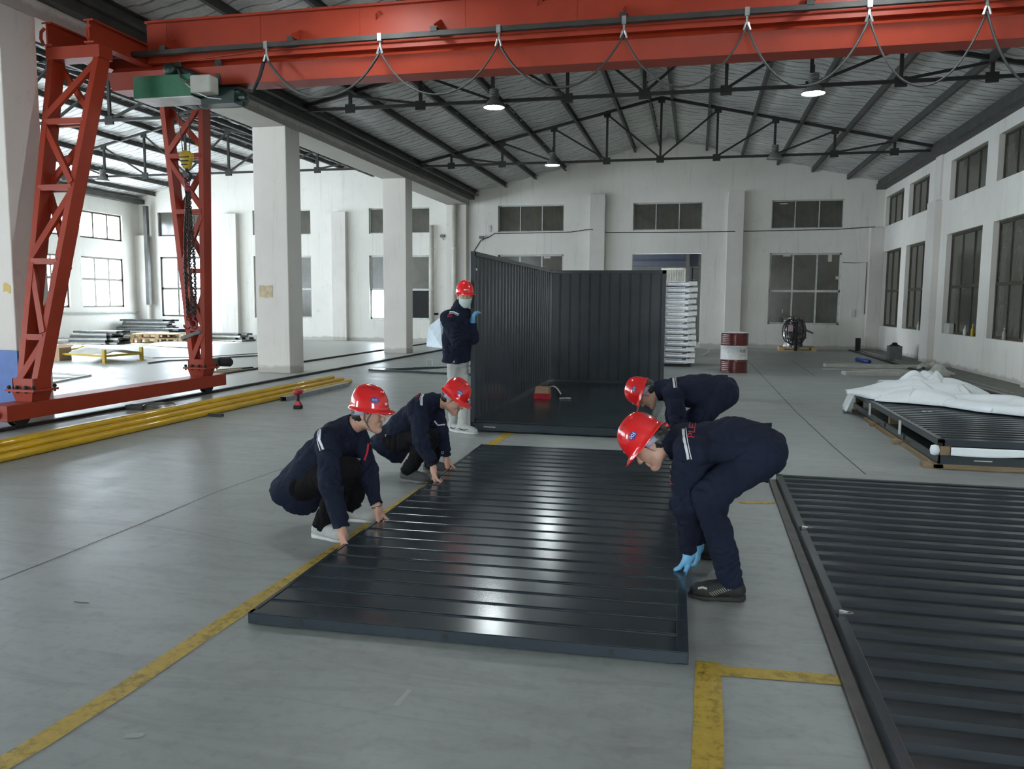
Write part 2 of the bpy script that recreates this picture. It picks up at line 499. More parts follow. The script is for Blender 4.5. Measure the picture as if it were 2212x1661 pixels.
Z5, Z4, Z3, Z2 = 4.97, 4.03, 3.22, 0.83
bw = [(-21.1, -18.8), (-16.9, -14.46), (-12.07, -9.68), (-7.07, -4.66), (-2.23, 0.14), (2.39, 4.68)]
back_holes = [(a, b, Z4, Z5) for a, b in bw] + [(a, b, Z2, Z3) for i, (a, b) in enumerate(bw) if i != 4] + [(bw[4][0], bw[4][1], 0, Z3)]
gwall('wall_back', 'y', YB, 0.25, XL - .25, XR + .25, back_holes, roofz, M['wall'])
rw = [(26.15, 28.45), (23.5, 25.55), (19.15, 21.65), (16.4, 18.5)]
gwall('wall_right', 'x', XR, 0.25, YF, YB + .25, [(a, b, Z4, Z5) for a, b in rw] + [(a, b, Z2, Z3) for a, b in rw], lambda u: 5.46, M['wall'])
lw = []
for k in range(5):
    for a, b in ((25.4, 27.65), (22.5, 24.8)):
        a2, b2 = a - 6.9 * k, b - 6.9 * k
        if a2 > YF + .3: lw.append((a2, b2))
gwall('wall_left', 'x', XL, 0.25, YF, YB + .25, [(a, b, 3.75, 4.75) for a, b in lw] + [(a, b, 1.2, 3.08) for a, b in lw], lambda u: 5.56, M['wall'], -1)
# front wall behind the camera; two openings added to let sky light in
gwall('wall_front', 'y', YF, 0.25, XL - .25, XR + .25, [(-17.5, -13.5, 0, 3.6), (1.0, 3.4, 0, 2.8)], roofz, M['wall'], -1)
portal('sky_portal', (-15.5, YF - .1, 1.8), 4, 3.6, (math.radians(90), 0, PI))
portal('sky_portal', (2.2, YF - .1, 1.4), 2.4, 2.8, (math.radians(90), 0, PI))
for a, b in lw:
    for z0, z1 in ((3.75, 4.75), (1.2, 3.08)):
        portal('sky_portal', (XL - .24, (a + b) / 2, (z0 + z1) / 2), z1 - z0, b - a, (0, math.radians(-90), 0))

# the next room seen through the doorway
tag(MB().box(-6, 5, YB + .25, 37, -.15, -.002).build('floor_annex', M['floor']), kind='structure')
tag(MB().box(-6, 5, 36.8, 37, 0, 4.6).box(4.8, 5, YB + .25, 37, 0, 4.6).box(-6, -5.8, 31.5, 37, 0, 4.6).build('wall_annex', simple('annex_cladding', (92, 96, 98), .5, .2)), kind='structure')
tag(MB().box(-6.2, 5.2, YB + .25, 37.2, 4.6, 4.7).build('ceiling_annex', M['purlin']), kind='structure')
portal('sky_portal', (-6.0, 30.2, 2.3), 4.6, 2.6, (0, math.radians(-90), 0))
tag(MB().box(-2.6, .9, 33, 33.25, 3.0, 3.2).box(-2.6, .9, 33.1, 33.15, 3.2, 3.55).build('annex_beam', simple('blue_grey_beam', (34, 42, 60), .5)), 'blue grey steel beam across the next room, seen through the doorway', 'beam')
for x, l_ in ((-.36, 'dark steel post in the next room beside the pale clad door'), (.12, 'dark steel post in the next room near the right door edge')):
    tag(MB().box(x - .07, x + .07, 32.8, 32.95, 0, 4.5).build('annex_post', M['purlin']), l_, 'post')
cd_ = thing('clad_door', 'pale ribbed sheet door standing in the next room behind the frame stack', 'door', (-.9, 33.3, 0))
_m = MB()
for k in range(9): _m.box(-1.35 + k * .095, -1.35 + k * .095 + .07, 33.26, 33.29, 0, 2.85)
_m.box(-1.36, -.5, 33.28, 33.3, 0, 2.86).build('ribbed_sheet', M['grille'], cd_)
MB().box(-1.4, -.46, 33.24, 33.3, 2.85, 2.93).box(-.5, -.44, 33.24, 33.3, 0, 2.9).build('door_frame', M['alu'], cd_)
sh_ = thing('storage_rack', 'dark rack with a red box in the next room, right of the clad door', 'rack', (.15, 34, 0))
MB().box(-.2, -.16, 33.9, 34.3, 0, 3.4).box(.36, .4, 33.9, 34.3, 0, 3.4).build('rack_posts', M['dark'], sh_)
for z in (.6, 1.3, 1.9, 2.45, 2.95): MB().box(-.2, .4, 33.9, 34.3, z, z + .05).build('shelf', M['grey'] if z > 2 else M['greybox'], sh_)
MB().box(.12, .34, 33.95, 34.2, 3.0, 3.25).build('red_bin', M['tool'], sh_)

# windows
_wn = [0]
def window(axis, pos, u0, u1, z0, z1, nv, rail, frame, glass, fw=0.045, glasses=None):
    """aluminium window set into the reveal; nv vertical lights, rail = height of the horizontal bar"""
    _wn[0] += 1
    w = bpy.data.objects.new('window_%d' % _wn[0], None); COL.objects.link(w)
    c = (u0 + u1) / 2
    w.location = (c, pos, z0) if axis == 'y' else (pos, c, z0)
    tag(w, kind='structure')
    def bx(mb, a, b, za, zb, d0, d1):
        if axis == 'y': mb.box(a - c, b - c, d0, d1, za - z0, zb - z0)
        else: mb.box(d0, d1, a - c, b - c, za - z0, zb - z0)
    mb = MB(); t = 0.03
    bx(mb, u0, u1, z0, z0 + fw, -t, t); bx(mb, u0, u1, z1 - fw, z1, -t, t)
    bx(mb, u0, u0 + fw, z0, z1, -t, t); bx(mb, u1 - fw, u1, z0, z1, -t, t)
    for k in range(1, nv):
        u = u0 + (u1 - u0) * k / nv
        bx(mb, u - fw * .45, u + fw * .45, z0, z1, -t * .8, t * .8)
    if rail: bx(mb, u0, u1, rail - fw * .6, rail + fw * .6, -t, t)
    local(mb.build('window_frame', frame), w)
    for k in range(nv):
        a, b = u0 + (u1 - u0) * k / nv, u0 + (u1 - u0) * (k + 1) / nv
        for j, (za, zb) in enumerate(((z0, rail), (rail, z1)) if rail else ((z0, z1),)):
            g = MB(); bx(g, a, b, za, zb, -.004, .004)
            local(g.build('window_pane', (glasses or {}).get((k, j), glass)), w)
    return w
for i, (a, b) in enumerate(bw):
    g = M['glass'] if i == 0 else M['dusty']
    fr = M['alu']
    window('y', YB + .12, a, b, Z4, Z5, 3, None, fr if i else M['purlin'], g if i else M['dusty'], .036 if i else .06)
    if i == 4: continue
    gl = {}
    if i == 2: gl = {(0, 0): M['glass'], (2, 0): M['dark']}
    window('y', YB + .12, a, b, Z2, Z3, 3, Z2 + 1.12, fr if i else M['purlin'], g, 0.06 if i else .08, gl)
for a, b in rw:
    window('x', XR + .14, a, b, Z4, Z5, 3, None, M['bronze'], M['dusty'])
    window('x', XR + .14, a, b, Z2, Z3, 3, Z2 + 1.12, M['bronze'], M['dusty'], 0.055)
for a, b in lw:
    window('x', XL - .1, a, b, 3.75, 4.75, 3, None, M['bronze'], M['glass'], .07)
    window('x', XL - .1, a, b, 1.2, 3.08, 3, 2.25, M['bronze'], M['glass'], .07)

# pale clutter caught between the panes and ledge bottles
_pane = simple('paper_on_glass', (188, 188, 180), .8)
for k_, (px_, py_, w_, h_) in enumerate(((1150, 443, .18, .06), (1388, 440, .3, .05), (1112, 551, .28, .06), (1182, 556, .25, .07), (1238, 549, .2, .04), (1700, 552, .25, .06), (1793, 557, .12, .25), (1693, 440, .25, .03), (1812, 600, .2, .1), (1690, 672, .03, .12))):
    c_ = ony(px_, py_, YB + .10)
    wn_ = min((o for o in bpy.data.objects if o.name.startswith('window_') and o.type == 'EMPTY' and abs(o.location.y - YB - .12) < .01), key=lambda o: abs(o.location.x - c_.x) * 2 + max(0, o.location.z - c_.z) * 9 + max(0, c_.z - o.location.z - 2.4) * 9)
    if px_ == 1238: continue
    MB().box(c_.x - w_ / 2, c_.x + w_ / 2, YB + .108, YB + .112, c_.z - h_ / 2, c_.z + h_ / 2).build('paper_scrap', _pane, wn_)
# roof foil, sagging between the purlins
def noise2(x, y, s):
    return math.sin(x * 3.1 * s + 1.3 * math.sin(y * 2.3 * s)) * math.cos(y * 2.7 * s + 1.7 * math.sin(x * 1.9 * s))
def roof(name, x0, x1, c):
    nx, ny = int((x1 - x0) / 0.13), int((YB - YF) / 0.15)
    def f(u, v):
        x, y = x0 + (x1 - x0) * u, YF + (YB + .2 - YF) * v
        z = roofz(x) if x0 < x < x1 else 7.14 - .235 * abs(x - c)
        ph = ((x - c) / 1.13) % 1.0
        z -= 0.05 * math.sin(PI * ph) + 0.022 * noise2(x, y * 2.1, 1.3) + 0.012 * noise2(y * 3.7, x * 2.2, 1.7)
        return (x, y, z)
    o = MB().grid(f, nx, ny).build(name, M['foil'], smooth=True, solid=0.02)
    return tag(o, kind='structure')
roof('ceiling', -8.25, XR + .25, XC1)
roof('ceiling', XL - .25, -8.25, XC2)

# purlins
px_main = [-7.85, -6.77, -5.69, -4.61, -3.35, -2.2, -1.37, -.78, .2, 1.36, 2.52, 3.63, 4.74, 5.72]
def purlin(x, lab, grp, zoff=0.0, h=0.15, w=0.07):
    z = roofz(x) - .035 - zoff
    p = MB().prof((x, YF, z - h / 2), (x, YB, z - h / 2), [(-w / 2, h / 2), (-w / 2, -h / 2), (w / 2, -h / 2), (w / 2, -h / 2 + .02), (-w / 2 + .012, -h / 2 + .02), (-w / 2 + .012, h / 2 - .012), (w / 2, h / 2 - .012), (w / 2, h / 2)]).build('roof_purlin', M['purlin'], org=(x, YF, 0))
    tag(p, lab, 'roof beam', grp)
names = ['just right of the concrete beam', 'second from the concrete beam', 'third from the concrete beam', 'fourth from the concrete beam', 'fifth from the concrete beam', 'sixth from the concrete beam',
         'left of the ridge', 'right of the ridge', 'next to the ridge on its right side', 'seen over the right of the middle pilaster', 'fourth from the right wall', 'third from the right wall', 'second from the right wall', 'lowest one along the right wall']
for x, n_ in zip(px_main, names):
    purlin(x, 'dark steel purlin under the main hall roof, ' + n_, 'purlins under the main hall roof', h=.17 if abs(x) > 5.7 and x > 0 or x < -7.5 else .15, w=.12 if x in (-7.85, 5.72) else .07)
lbn = ['second from the left wall', 'third from the left wall', 'fourth from the left wall', 'fifth from the left wall', 'sixth from the left wall', 'just left of the ridge', 'just right of the ridge', 'next right of the ridge',
       'fifth from the concrete beam', 'fourth from the concrete beam', 'third from the concrete beam', 'second from the concrete beam', 'next to the concrete beam', 'tight against the concrete beam']
for x, n_ in zip([v - 14.4 for v in px_main[1:]] + [-9.25], lbn):
    purlin(x, 'grey purlin under the left bay roof, ' + n_, 'purlins under the left bay roof')

# concrete columns and the long beam they carry
def column(x0, x1, y0, y1, h, lab, spots=0):
    o = MB().box(x0, x1, y0, y1, 0, h).build('concrete_column', M['wall2'], org=((x0 + x1) / 2, (y0 + y1) / 2, 0), bevel=.012)
    return tag(o, lab, 'column')
column(-8.88, -8.16, 8.3, 8.85, 5.0, 'white concrete column at the left edge, beside the blue board')
c1 = column(-8.9, -8.16, 15.15, 15.75, 5.0, 'white concrete column behind the crane leg, with a tan glue patch')
column(-8.86, -8.16, 22.05, 22.6, 5.0, 'white concrete column nearer the back wall, second of the free-standing pair')
pt = MB().grid(lambda u, v: (-8.82 + .3 * u, 15.145, 1.56 + .25 * v + .01 * math.sin(9 * u)), 6, 4).build('glue_patch', simple('tan_glue', (188, 172, 142), 0.8, 0, .2, 12), c1, solid=.004)
bm_ = MB().box(-8.9, -8.16, YF, YB, 5.0, 5.42).build('concrete_beam', M['wall2'], org=(-8.5, 10, 5)); tag(bm_, 'long white concrete beam running on top of the column row', 'beam')
# pilasters
for x0, x1 in ((-3.71, -3.18), (0.96, 1.49), (-18.2, -17.5), (-13.5, -12.93)):
    i_ = {-3.71: 'between left and middle main hall windows', 0.96: 'behind the maroon drum, right of the open doorway', -18.2: 'in the left bay behind the chain', -13.5: 'in the left bay between the two columns'}[x0]
    tag(MB().box(x0, x1, YB - .22, YB + .01, 0, 5.28 if x0 > -5 else 4.85).build('wall_pilaster', M['wall2'], bevel=.01), 'white pilaster on the back wall ' + i_, 'pilaster')
tag(MB().box(XR - .16, XR + .01, 22.2, 22.95, 0, 4.12).box(XR - .06, XR + .01, 22.3, 22.8, 4.12, 5.4).build('wall_pilaster', M['wall2'], bevel=.01), 'stepped white pilaster on the right wall', 'pilaster')
tag(MB().box(XR - .16, XR + .01, 15.4, 16.1, 0, 4.12).build('wall_pilaster', M['wall2'], bevel=.01), 'near pilaster on the right wall past the last windows', 'pilaster')
tag(MB().box(-8.95, -8.2, YB - .25, YB + .01, 0, 5.0).build('wall_pilaster', M['wall2'], bevel=.01), 'stained corner pilaster under the end of the concrete beam', 'pilaster')
tag(MB().box(XR - .42, XR, YB - .2, YB + .01, 0, 4.02).build('wall_pilaster', M['wall2'], bevel=.01), 'low pilaster in the right back corner of the hall', 'pilaster')
tag(MB().box(XL - .01, XL + .45, YB - .3, YB + .01, 0, 4.05).build('wall_pilaster', M['wall2'], bevel=.01), 'low pilaster in the far corner of the left bay', 'pilaster')
# low kerb along the foot of the right wall
tag(MB().box(XR - .62, XR, YF, YB, 0, .05).build('trim_1', simple('grey_kerb', (112, 112, 106), .8)), kind='structure')

# trusses
def truss(xc, y, lab, grp):
    t = thing('roof_truss', lab, 'roof truss', (xc, y, 5.36), 0, grp)
    hw = 6.95
    topz = lambda x: 1.60 - .222 * abs(x)
    b = lambda nm, a, c, w, h: local(MB().bar(a, c, w, h).build(nm, M['truss']), t)
    b('bottom_chord', (-hw, 0, .0), (hw, 0, .0), .06, .06)
    b('top_chord', (-hw, 0, topz(hw)), (0.0, 0, topz(0)), .08, .07)
    b('top_chord', (hw, 0, topz(hw)), (0.0, 0, topz(0)), .08, .07)
    xs = [-5.86, -4.37, -2.9, -1.44, 0, 1.47, 2.93, 4.4, 5.83]
    for x in xs:
        local(MB().bar((x, .02, -.1 + .08), (x, .02, topz(x)), .06, .055, (0, 1, 0)).build('post', M['truss']), t)
        local(MB().box(x - .1, x + .1, -.02, .03, -.09, .08).build('gusset_plate', M['truss']), t)
        if abs(x) < 5: local(MB().box(x - .09, x + .09, -.02, .03, topz(x) - .13, topz(x)).build('gusset_plate', M['truss']), t)
    for i in range(4):
        b('diagonal', (xs[i], .02, topz(xs[i]) - .05), (xs[i + 1], .02, .03), .05, .045)
        b('diagonal', (xs[8 - i], .02, topz(xs[8 - i]) - .05), (xs[7 - i], .02, .03), .05, .045)
    return t
truss(XC1, 15.5, 'dark steel roof truss of the main hall, nearer one just behind the crane girder', 'main hall roof trusses')
truss(XC1, 22.4, 'dark steel roof truss of the main hall, farther one before the back wall', 'main hall roof trusses')
truss(XC2, 15.5, 'dark roof truss in the left bay, nearer one seen through the crane leg', 'left bay roof trusses')
truss(XC2, 22.4, 'dark roof truss in the left bay, farther one near the back windows', 'left bay roof trusses')
truss(XC2, 8.6, 'dark roof truss in the left bay, nearest one behind the edge column', 'left bay roof trusses')
# steel channel along the valley and the eaves
tag(MB().box(-8.12, -7.95, YF, YB - .02, 5.2, 5.36).build('trim_2', M['purlin']), kind='structure')
tag(MB().box(5.62, XR, YF, YB - .02, 5.24, 5.42).build('trim_3', M['purlin']), kind='structure')
tag(MB().box(XL, XL + .3, YF, YB - .02, 5.3, 5.45).build('trim_4', M['purlin']), kind='structure')

# lamps
def high_bay(x, y, lit, lab, z=5.3):
    t = thing('high_bay_lamp', lab, 'lamp', (x, y, z), 0, 'high bay lamps hung from the trusses')
    r = .215
    local(MB().lathe([(r * .35, .2), (r * .4, .16), (r * .95, .02), (r, 0), (r * .93, .005), (r * .4, .14), (r * .3, .15)], 28).build('lamp_shade', M['shade'], smooth=True), t)
    local(MB().lathe([(.001, .01), (r * .92, .012), (r * .92, .02)], 28).build('diffuser', M['lamp'] if lit else M['grey'], smooth=True), t)
    mb = MB()
    for k in range(5): mb.lathe([(.08, .2 + k * .03), (.09, .205 + k * .03), (.09, .222 + k * .03), (.08, .228 + k * .03)], 18)
    local(mb.build('heat_sink', M['shade'], smooth=True), t)
    local(MB().tube([(0, 0, .34), (0, 0, .5)], .012, 8).build('hanger', M['truss']), t)
    return t
high_bay(-3.88, 15.35, True, 'lit round lamp hanging on the nearer truss, left of centre', 5.2)
high_bay(1.9, 15.35, True, 'lit round lamp under the nearer truss, right of centre', 5.18)
high_bay(-3.96, 22.25, True, 'lit round lamp on the farther truss, above the black container', 5.25)
high_bay(1.88, 22.25, False, 'unlit grey lamp on the farther truss, right side', 5.25)
high_bay(-18.3, 22.25, False, 'unlit lamp in the left bay under its farther truss', 5.2)
high_bay(-16.9, 15.35, False, 'unlit lamp in the left bay under its nearer truss', 5.2)
high_bay(-12.2, 22.25, False, 'unlit lamp in the left bay right beside the column', 5.2)
for (x, y), w_ in zip(((-3.88, 8.6), (1.9, 8.6)), ('left one of the pair over the workers', 'right one of the pair over the workers')):
    high_bay(x, y, True, 'lit round lamp above the frame, ' + w_, 5.3)
# ------------------------------------------------------------------ gantry crane
crane = thing('gantry_crane', 'orange red gantry crane with lattice legs, floor beam and a girder across the hall', 'crane', (-7.65, 9.95, 0))
def cr(mb, name, mat='red', par=None, **k):
    return mb.build(name, M[mat] if isinstance(mat, str) else mat, par or crane, **k)
LX = -7.65
def leg_side(xc, sgn):
    """floor beam with wheels plus its two lattice legs"""
    w = .15
    bz0, bz1 = .115, .30
    e = cr(MB().box(xc - w, xc + w, 7.45, 11.78, bz0, bz1), 'end_beam', bevel=.006)
    for y in (7.75, 11.45):
        cr(MB().lathe([(.11, -.05), (.125, -.05), (.125, -.035), (.105, -.03), (.105, .03), (.125, .035), (.125, .05), (.11, .05)], 22, (xc, y, .145), 'x'), 'wheel', 'rail', e, smooth=False)
    for y in (7.43, 11.80):
        cr(MB().lathe([(.03, -.04), (.045, -.04), (.045, .0), (.03, .02)], 12, (xc, y, .2), 'y'), 'buffer', 'blackp', e)
    for yb, yt in ((7.97, 8.98), (11.33, 11.12)):
        lg = thing('lattice_leg', None, None, (xc, yb, .3))
        lg.parent = crane; lg.matrix_parent_inverse = _world(crane).inverted()
        dy = (yt - yb) / 4.1
        Y = lambda z: yb + (z - .42) * dy
        hb, ht = .095, .335
        Hw = lambda z: hb + (ht - hb) * (z - .42) / 4.1
        def q(mb, name, mat='red', **k): return mb.build(name, M[mat], lg, **k)
        q(MB().add([(xc - .11, yb - .13, bz1), (xc + .11, yb - .13, bz1), (xc + .11, yb + .13, bz1), (xc - .11, yb + .13, bz1),
                    (xc - .145, yb - .15, .42), (xc + .145, yb - .15, .42), (xc + .145, yb + .15, .42), (xc - .145, yb + .15, .42)],
                   [(3, 2, 1, 0), (4, 5, 6, 7), (0, 1, 5, 4), (1, 2, 6, 5), (2, 3, 7, 6), (3, 0, 4, 7)]), 'foot')
        q(MB().box(xc - .2, xc + .2, yb - .19, yb + .19, .42, .445), 'base_plate')
        q(MB().box(xc - .145, xc + .145, yb - .13, yb - .115, .445, .57).box(xc - .145, xc + .145, yb + .115, yb + .13, .445, .57).box(xc - .15, xc - .135, yb - .13, yb + .13, .445, .57).box(xc + .135, xc + .15, yb - .13, yb + .13, .445, .57), 'foot_skirt')
        for bx_ in (-.17, -.06, .06, .17):
            for by_ in (-.16, .16):
                q(MB().lathe([(.014, .40), (.014, .475), (.024, .475), (.024, .455), (.024, .46), (.014, .49)], 8, (xc + bx_, yb + by_, 0)), 'bolt', 'blackp')
        for s in (-1, 1):
            a = Vector((xc + s * Hw(.45), Y(.45), .45)); b = Vector((xc + s * Hw(4.5), Y(4.5), 4.5))
            q(MB().bar(a, b, .078, .2, (0, 1, 0)), 'chord')
        zs = [.5, 1.05, 1.95, 2.85, 3.68, 4.48]
        for off in (-.08, .08):
            for i in range(5):
                z0, z1 = zs[i], zs[i + 1]
                s = 1 if (i % 2 == 0) else -1
                if off > 0: s = -s
                a = Vector((xc - s * Hw(z0), Y(z0) + off, z0 + .05)); b = Vector((xc + s * Hw(z1), Y(z1) + off, z1 - .05))
                q(MB().bar(a, b, .075, .05, (0, 1, 0)), 'brace')
                if 0 < i: q(MB().bar((xc - Hw(z0), Y(z0) + off, z0), (xc + Hw(z0), Y(z0) + off, z0), .05, .07, (0, 0, 1)), 'rung')
        q(MB().box(xc - .39, xc + .39, yt - .12, yt + .12, 4.48, 4.63), 'cap_beam', bevel=.005)
        for bx_ in (-.37, .3):
            q(MB().tube([(xc + bx_, yt - .17, 4.66), (xc + bx_ - .03, yt - .17, 4.72), (xc + bx_ - .02, yt - .17, 4.8), (xc + bx_ + .03, yt - .17, 4.84)], .02, 8), 'clamp')
leg_side(LX, 1)
leg_side(5.0, -1)
for x in (LX - .30, LX + .30, 4.7, 5.3):
    mb = MB().box(x - .012, x + .012, 8.8, 11.3, 4.65, 4.9).box(x - .07, x + .07, 8.8, 11.3, 4.63, 4.65).box(x - .07, x + .07, 8.8, 11.3, 4.89, 4.91)
    cr(mb, 'longitudinal_beam')
# girder: trough shaped lower beam, recessed web, deep upper box
yg = 10.03
g1 = cr(MB().prof((-7.9, yg, 0), (5.35, yg, 0), [(-.17, 4.345), (.17, 4.345), (.25, 4.56), (.17, 4.585), (.1, 4.66), (-.1, 4.66), (-.17, 4.585), (-.25, 4.56)]), 'lower_girder')
g2 = cr(MB().box(-7.3, 5.3, yg - .2, yg + .2, 4.66, 5.19), 'upper_girder')
cr(MB().box(-7.3, 5.3, yg - .25, yg + .25, 5.17, 5.2), 'top_plate')
for k in range(9):
    x = -7.0 + k * 1.38
    cr(MB().box(x - .006, x + .006, yg - .205, yg - .2, 4.67, 5.17), 'weld_seam', 'red', g2)
for p in ((817, 35), (1166, 6)):
    c = ony(p[0], p[1], yg - .21)
    cr(MB().tube([c + Vector((-.03, 0, -.03)), c + Vector((-.01, -.05, .02)), c + Vector((.03, -.03, .05)), c + Vector((.05, 0, .02))], .012, 8), 'lifting_lug', 'red', g2)
# conduit, cable track and its brackets
cr(MB().tube([(-6.9, yg - .2, 4.66), (-5.6, yg - .22, 4.73), (5.2, yg - .22, 4.73)], .014, 8), 'conduit', 'red')
ty = yg - .46
def trz(px, py): return ony(px, py, ty)
ta, tb = trz(240, 134), trz(2212, 1)
ta.z = tb.z = trz(1348, 44).z
trk = cr(MB().prof((ta.x, ty, ta.z), (5.2, ty, ta.z), [(-.028, -.03), (-.01, -.03), (-.01, -.024), (-.022, -.022), (-.022, .022), (.022, .022), (.022, -.022), (.01, -.024), (.01, -.03), (.028, -.03), (.028, .028), (-.028, .028)]), 'cable_track', 'rail')
for px_ in (352, 628, 938, 1346, 1748, 2155):
    x = trz(px_, 60).x
    b = cr(MB().add([(x - .006, yg - .2, 4.96), (x + .006, yg - .2, 4.96), (x + .006, yg - .2, 4.78), (x - .006, yg - .2, 4.78),
                     (x - .006, ty - .03, 4.78 + .03), (x + .006, ty - .03, 4.81), (x + .006, ty - .03, 4.77), (x - .006, ty - .03, 4.77)],
                    [(0, 1, 2, 3), (7, 6, 5, 4), (0, 4, 5, 1), (1, 5, 6, 2), (2, 6, 7, 3), (3, 7, 4, 0)]).box(x - .05, x + .05, yg - .2, ty - .03, 4.775, 4.785), 'track_bracket')
    cr(MB().box(x - .04, x + .04, ty - .035, ty + .035, ta.z + .02, 4.79), 'track_clip', 'rail', b)

# festoon: trolleys and cable loops
fest = thing('festoon_cable', 'grey hoist supply cable looping in long sags under the black track of the crane', 'cable', (ta.x, ty, ta.z))
carr = [575, 821, 1078, 1348, 1613, 1876, 2129, 2400]
low = [212, 205, 190, 187, 186, 186, 190]
cx = [trz(p, 60).x for p in carr]
for i, x in enumerate(cx[:-1]):
    t = MB().box(x - .025, x + .025, ty - .04, ty + .04, ta.z - .05, ta.z + .04).box(x - .012, x + .012, ty - .012, ty + .012, ta.z - .13, ta.z - .05)
    for s in (-1, 1): t.tube([(x + s * .012, ty - .02, ta.z - .12), (x + s * .035, ty - .02, ta.z - .2)], .014, 6)
    tr_ = t.build('cable_trolley', M['chrome'], fest)
for i in range(7):
    a, b = cx[i], cx[i + 1]
    mid = (carr[i] + carr[i + 1]) / 2
    zl = trz(mid, low[i]).z
    z0 = ta.z - .17
    pts = []
    for k in range(25):
        u = k / 24
        s = (2 * u - 1)
        z = zl + (z0 - zl) * (math.cosh(1.6 * s) - 1) / (math.cosh(1.6) - 1)
        pts.append((a + (b - a) * u, ty - .02 + .012 * math.sin(u * 9 + i), z))
    MB().tube(pts, .013 if i in (0, 2, 4) else .011, 7).build('cable_loop', M['cable'], fest, smooth=True)
    if i % 2 == 0:
        MB().tube([(p[0], p[1] + .03, p[2] + .012) for p in pts], .01, 6).build('cable_loop', M['blackp'], fest, smooth=True)
hy = yg - .25
h0 = trz(574, 118); h1 = ony(515, 190, hy); h2 = ony(470, 210, hy)
MB().tube([h0, h0 + Vector((-.12, .05, -.25)), h0 + Vector((-.25, .1, -.42)), h1, h2], .022, 8).build('cable_loop', M['blackp'], fest, smooth=True)

# ------------------------------------------------------------------ hoist on the lower girder
A = ony(289, 172, 9.52); B = ony(415, 206, 9.52)
x0, x1 = A.x, B.x
z1, z0 = A.z + .01, ony(289, 216, 9.52).z + .01
hoist = thing('electric_hoist', 'green electric hoist slung under the left end of the crane girder, with grey control box', 'hoist', ((x0 + x1) / 2, 9.8, z0))
def hh(mb, name, mat, **k): return mb.build(name, M[mat], hoist, **k)
hh(MB().box(x0, x1, 9.5, 9.78, z0, z1 + .02), 'green_housing', 'green', bevel=.006)
hh(MB().box(x0 + .01, x1 + .02, 9.5, 9.92, z0 - .012, z0 - .001), 'bottom_plate', 'white')
mc = ony(372, 153, 9.66)
hh(MB().lathe([(.001, -.14), (.07, -.14), (.085, -.11), (.085, .1), (.07, .14), (.03, .16)], 20, (mc.x, 9.7, mc.z), 'y'), 'travel_motor', 'dgreen', smooth=True)
hh(MB().tube([(mc.x + .1, 9.7, mc.z + .02), (mc.x + .3, 9.72, mc.z - .06), (mc.x + .42, 9.78, mc.z - .12)], .045, 12), 'coupling', 'blackp', smooth=True)
gb = ony(417, 162, 9.5); gb2 = ony(462, 205, 9.5)
hh(MB().box(gb.x, gb2.x, 9.42, 9.62, gb2.z + .02, gb.z - .02), 'control_box', 'grey', bevel=.02)
dm = ony(470, 205, 9.95)
hh(MB().lathe([(.001, -.3), (.14, -.3), (.155, -.27), (.155, .3), (.14, .34), (.001, .34)], 24, (dm.x, yg, dm.z), 'x'), 'rope_drum_housing', 'dgreen', smooth=True)
hh(MB().box(dm.x - .52, dm.x - .3, yg - .14, yg + .14, dm.z - .13, dm.z + .12), 'gearbox', 'dgreen', bevel=.03)
hh(MB().box(dm.x - .06, dm.x + .42, 9.66, 9.86, dm.z - .19, dm.z - .03).lathe([(.05, .0), (.05, .12), (.02, .13)], 10, (dm.x + .42, 9.76, dm.z - .1), 'x'), 'hoist_motor', 'dgreen')
for s in (-.5, .1):
    w_ = MB()
    for y in (yg - .2, yg + .2): w_.lathe([(.06, -.012), (.06, .012), (.02, .02)], 14, (dm.x + s, y, 4.6), 'y').box(dm.x + s - .03, dm.x + s + .03, y - .02, y + .02, dm.z + .1, 4.6)
    hh(w_, 'trolley_wheels', 'rail')
hh(MB().tube([ony(385, 150, 9.5), ony(392, 170, 9.46), ony(403, 176, 9.45), ony(415, 172, 9.46)], .016, 8), 'flexible_conduit', 'cable', smooth=True)
hh(MB().tube([ony(400, 180, 9.46), ony(425, 200, 9.44), ony(450, 211, 9.44), ony(478, 214, 9.5)], .006, 6), 'thin_wire', 'white', smooth=True)
hk = ony(403, 345, yg)                       # hook block
for s in (-1, 1):
    hh(MB().tube([(hk.x + s * .055 - .06 * (s < 0), yg, z0 + .0), (hk.x + s * .05, yg, hk.z + .08)], .006, 6), 'wire_rope', 'cable')
blk = MB()
blk.lathe([(.02, -.055), (.08, -.05), (.095, -.02), (.095, .02), (.08, .05), (.02, .055)], 20, (hk.x, yg, hk.z + .03), 'y')
hb = hh(MB().add([(hk.x - .1, yg - .05, hk.z + .08), (hk.x + .1, yg - .05, hk.z + .08), (hk.x + .1, yg + .05, hk.z + .08), (hk.x - .1, yg + .05, hk.z + .08),
                  (hk.x - .05, yg - .04, hk.z - .12), (hk.x + .05, yg - .04, hk.z - .12), (hk.x + .05, yg + .04, hk.z - .12), (hk.x - .05, yg + .04, hk.z - .12)],
                 [(0, 1, 2, 3), (7, 6, 5, 4), (0, 4, 5, 1), (1, 5, 6, 2), (2, 6, 7, 3), (3, 7, 4, 0)]), 'hook_block', 'yellow2', bevel=.02)
blk.build('sheave', M['yellow2'], hb, smooth=True)
st_ = MB()
for k in range(3): st_.box(hk.x - .075 + .012 * k, hk.x + .075 - .012 * k, yg - .056, yg - .05, hk.z + .02 - k * .05, hk.z + .035 - k * .05)
st_.build('black_stripes', M['blackp'], hb)
hp = []
for k in range(12):
    a = math.radians(100 - k * 24)
    hp.append((hk.x + .045 * math.cos(a) + .005, yg, hk.z - .225 + .055 * math.sin(a)))
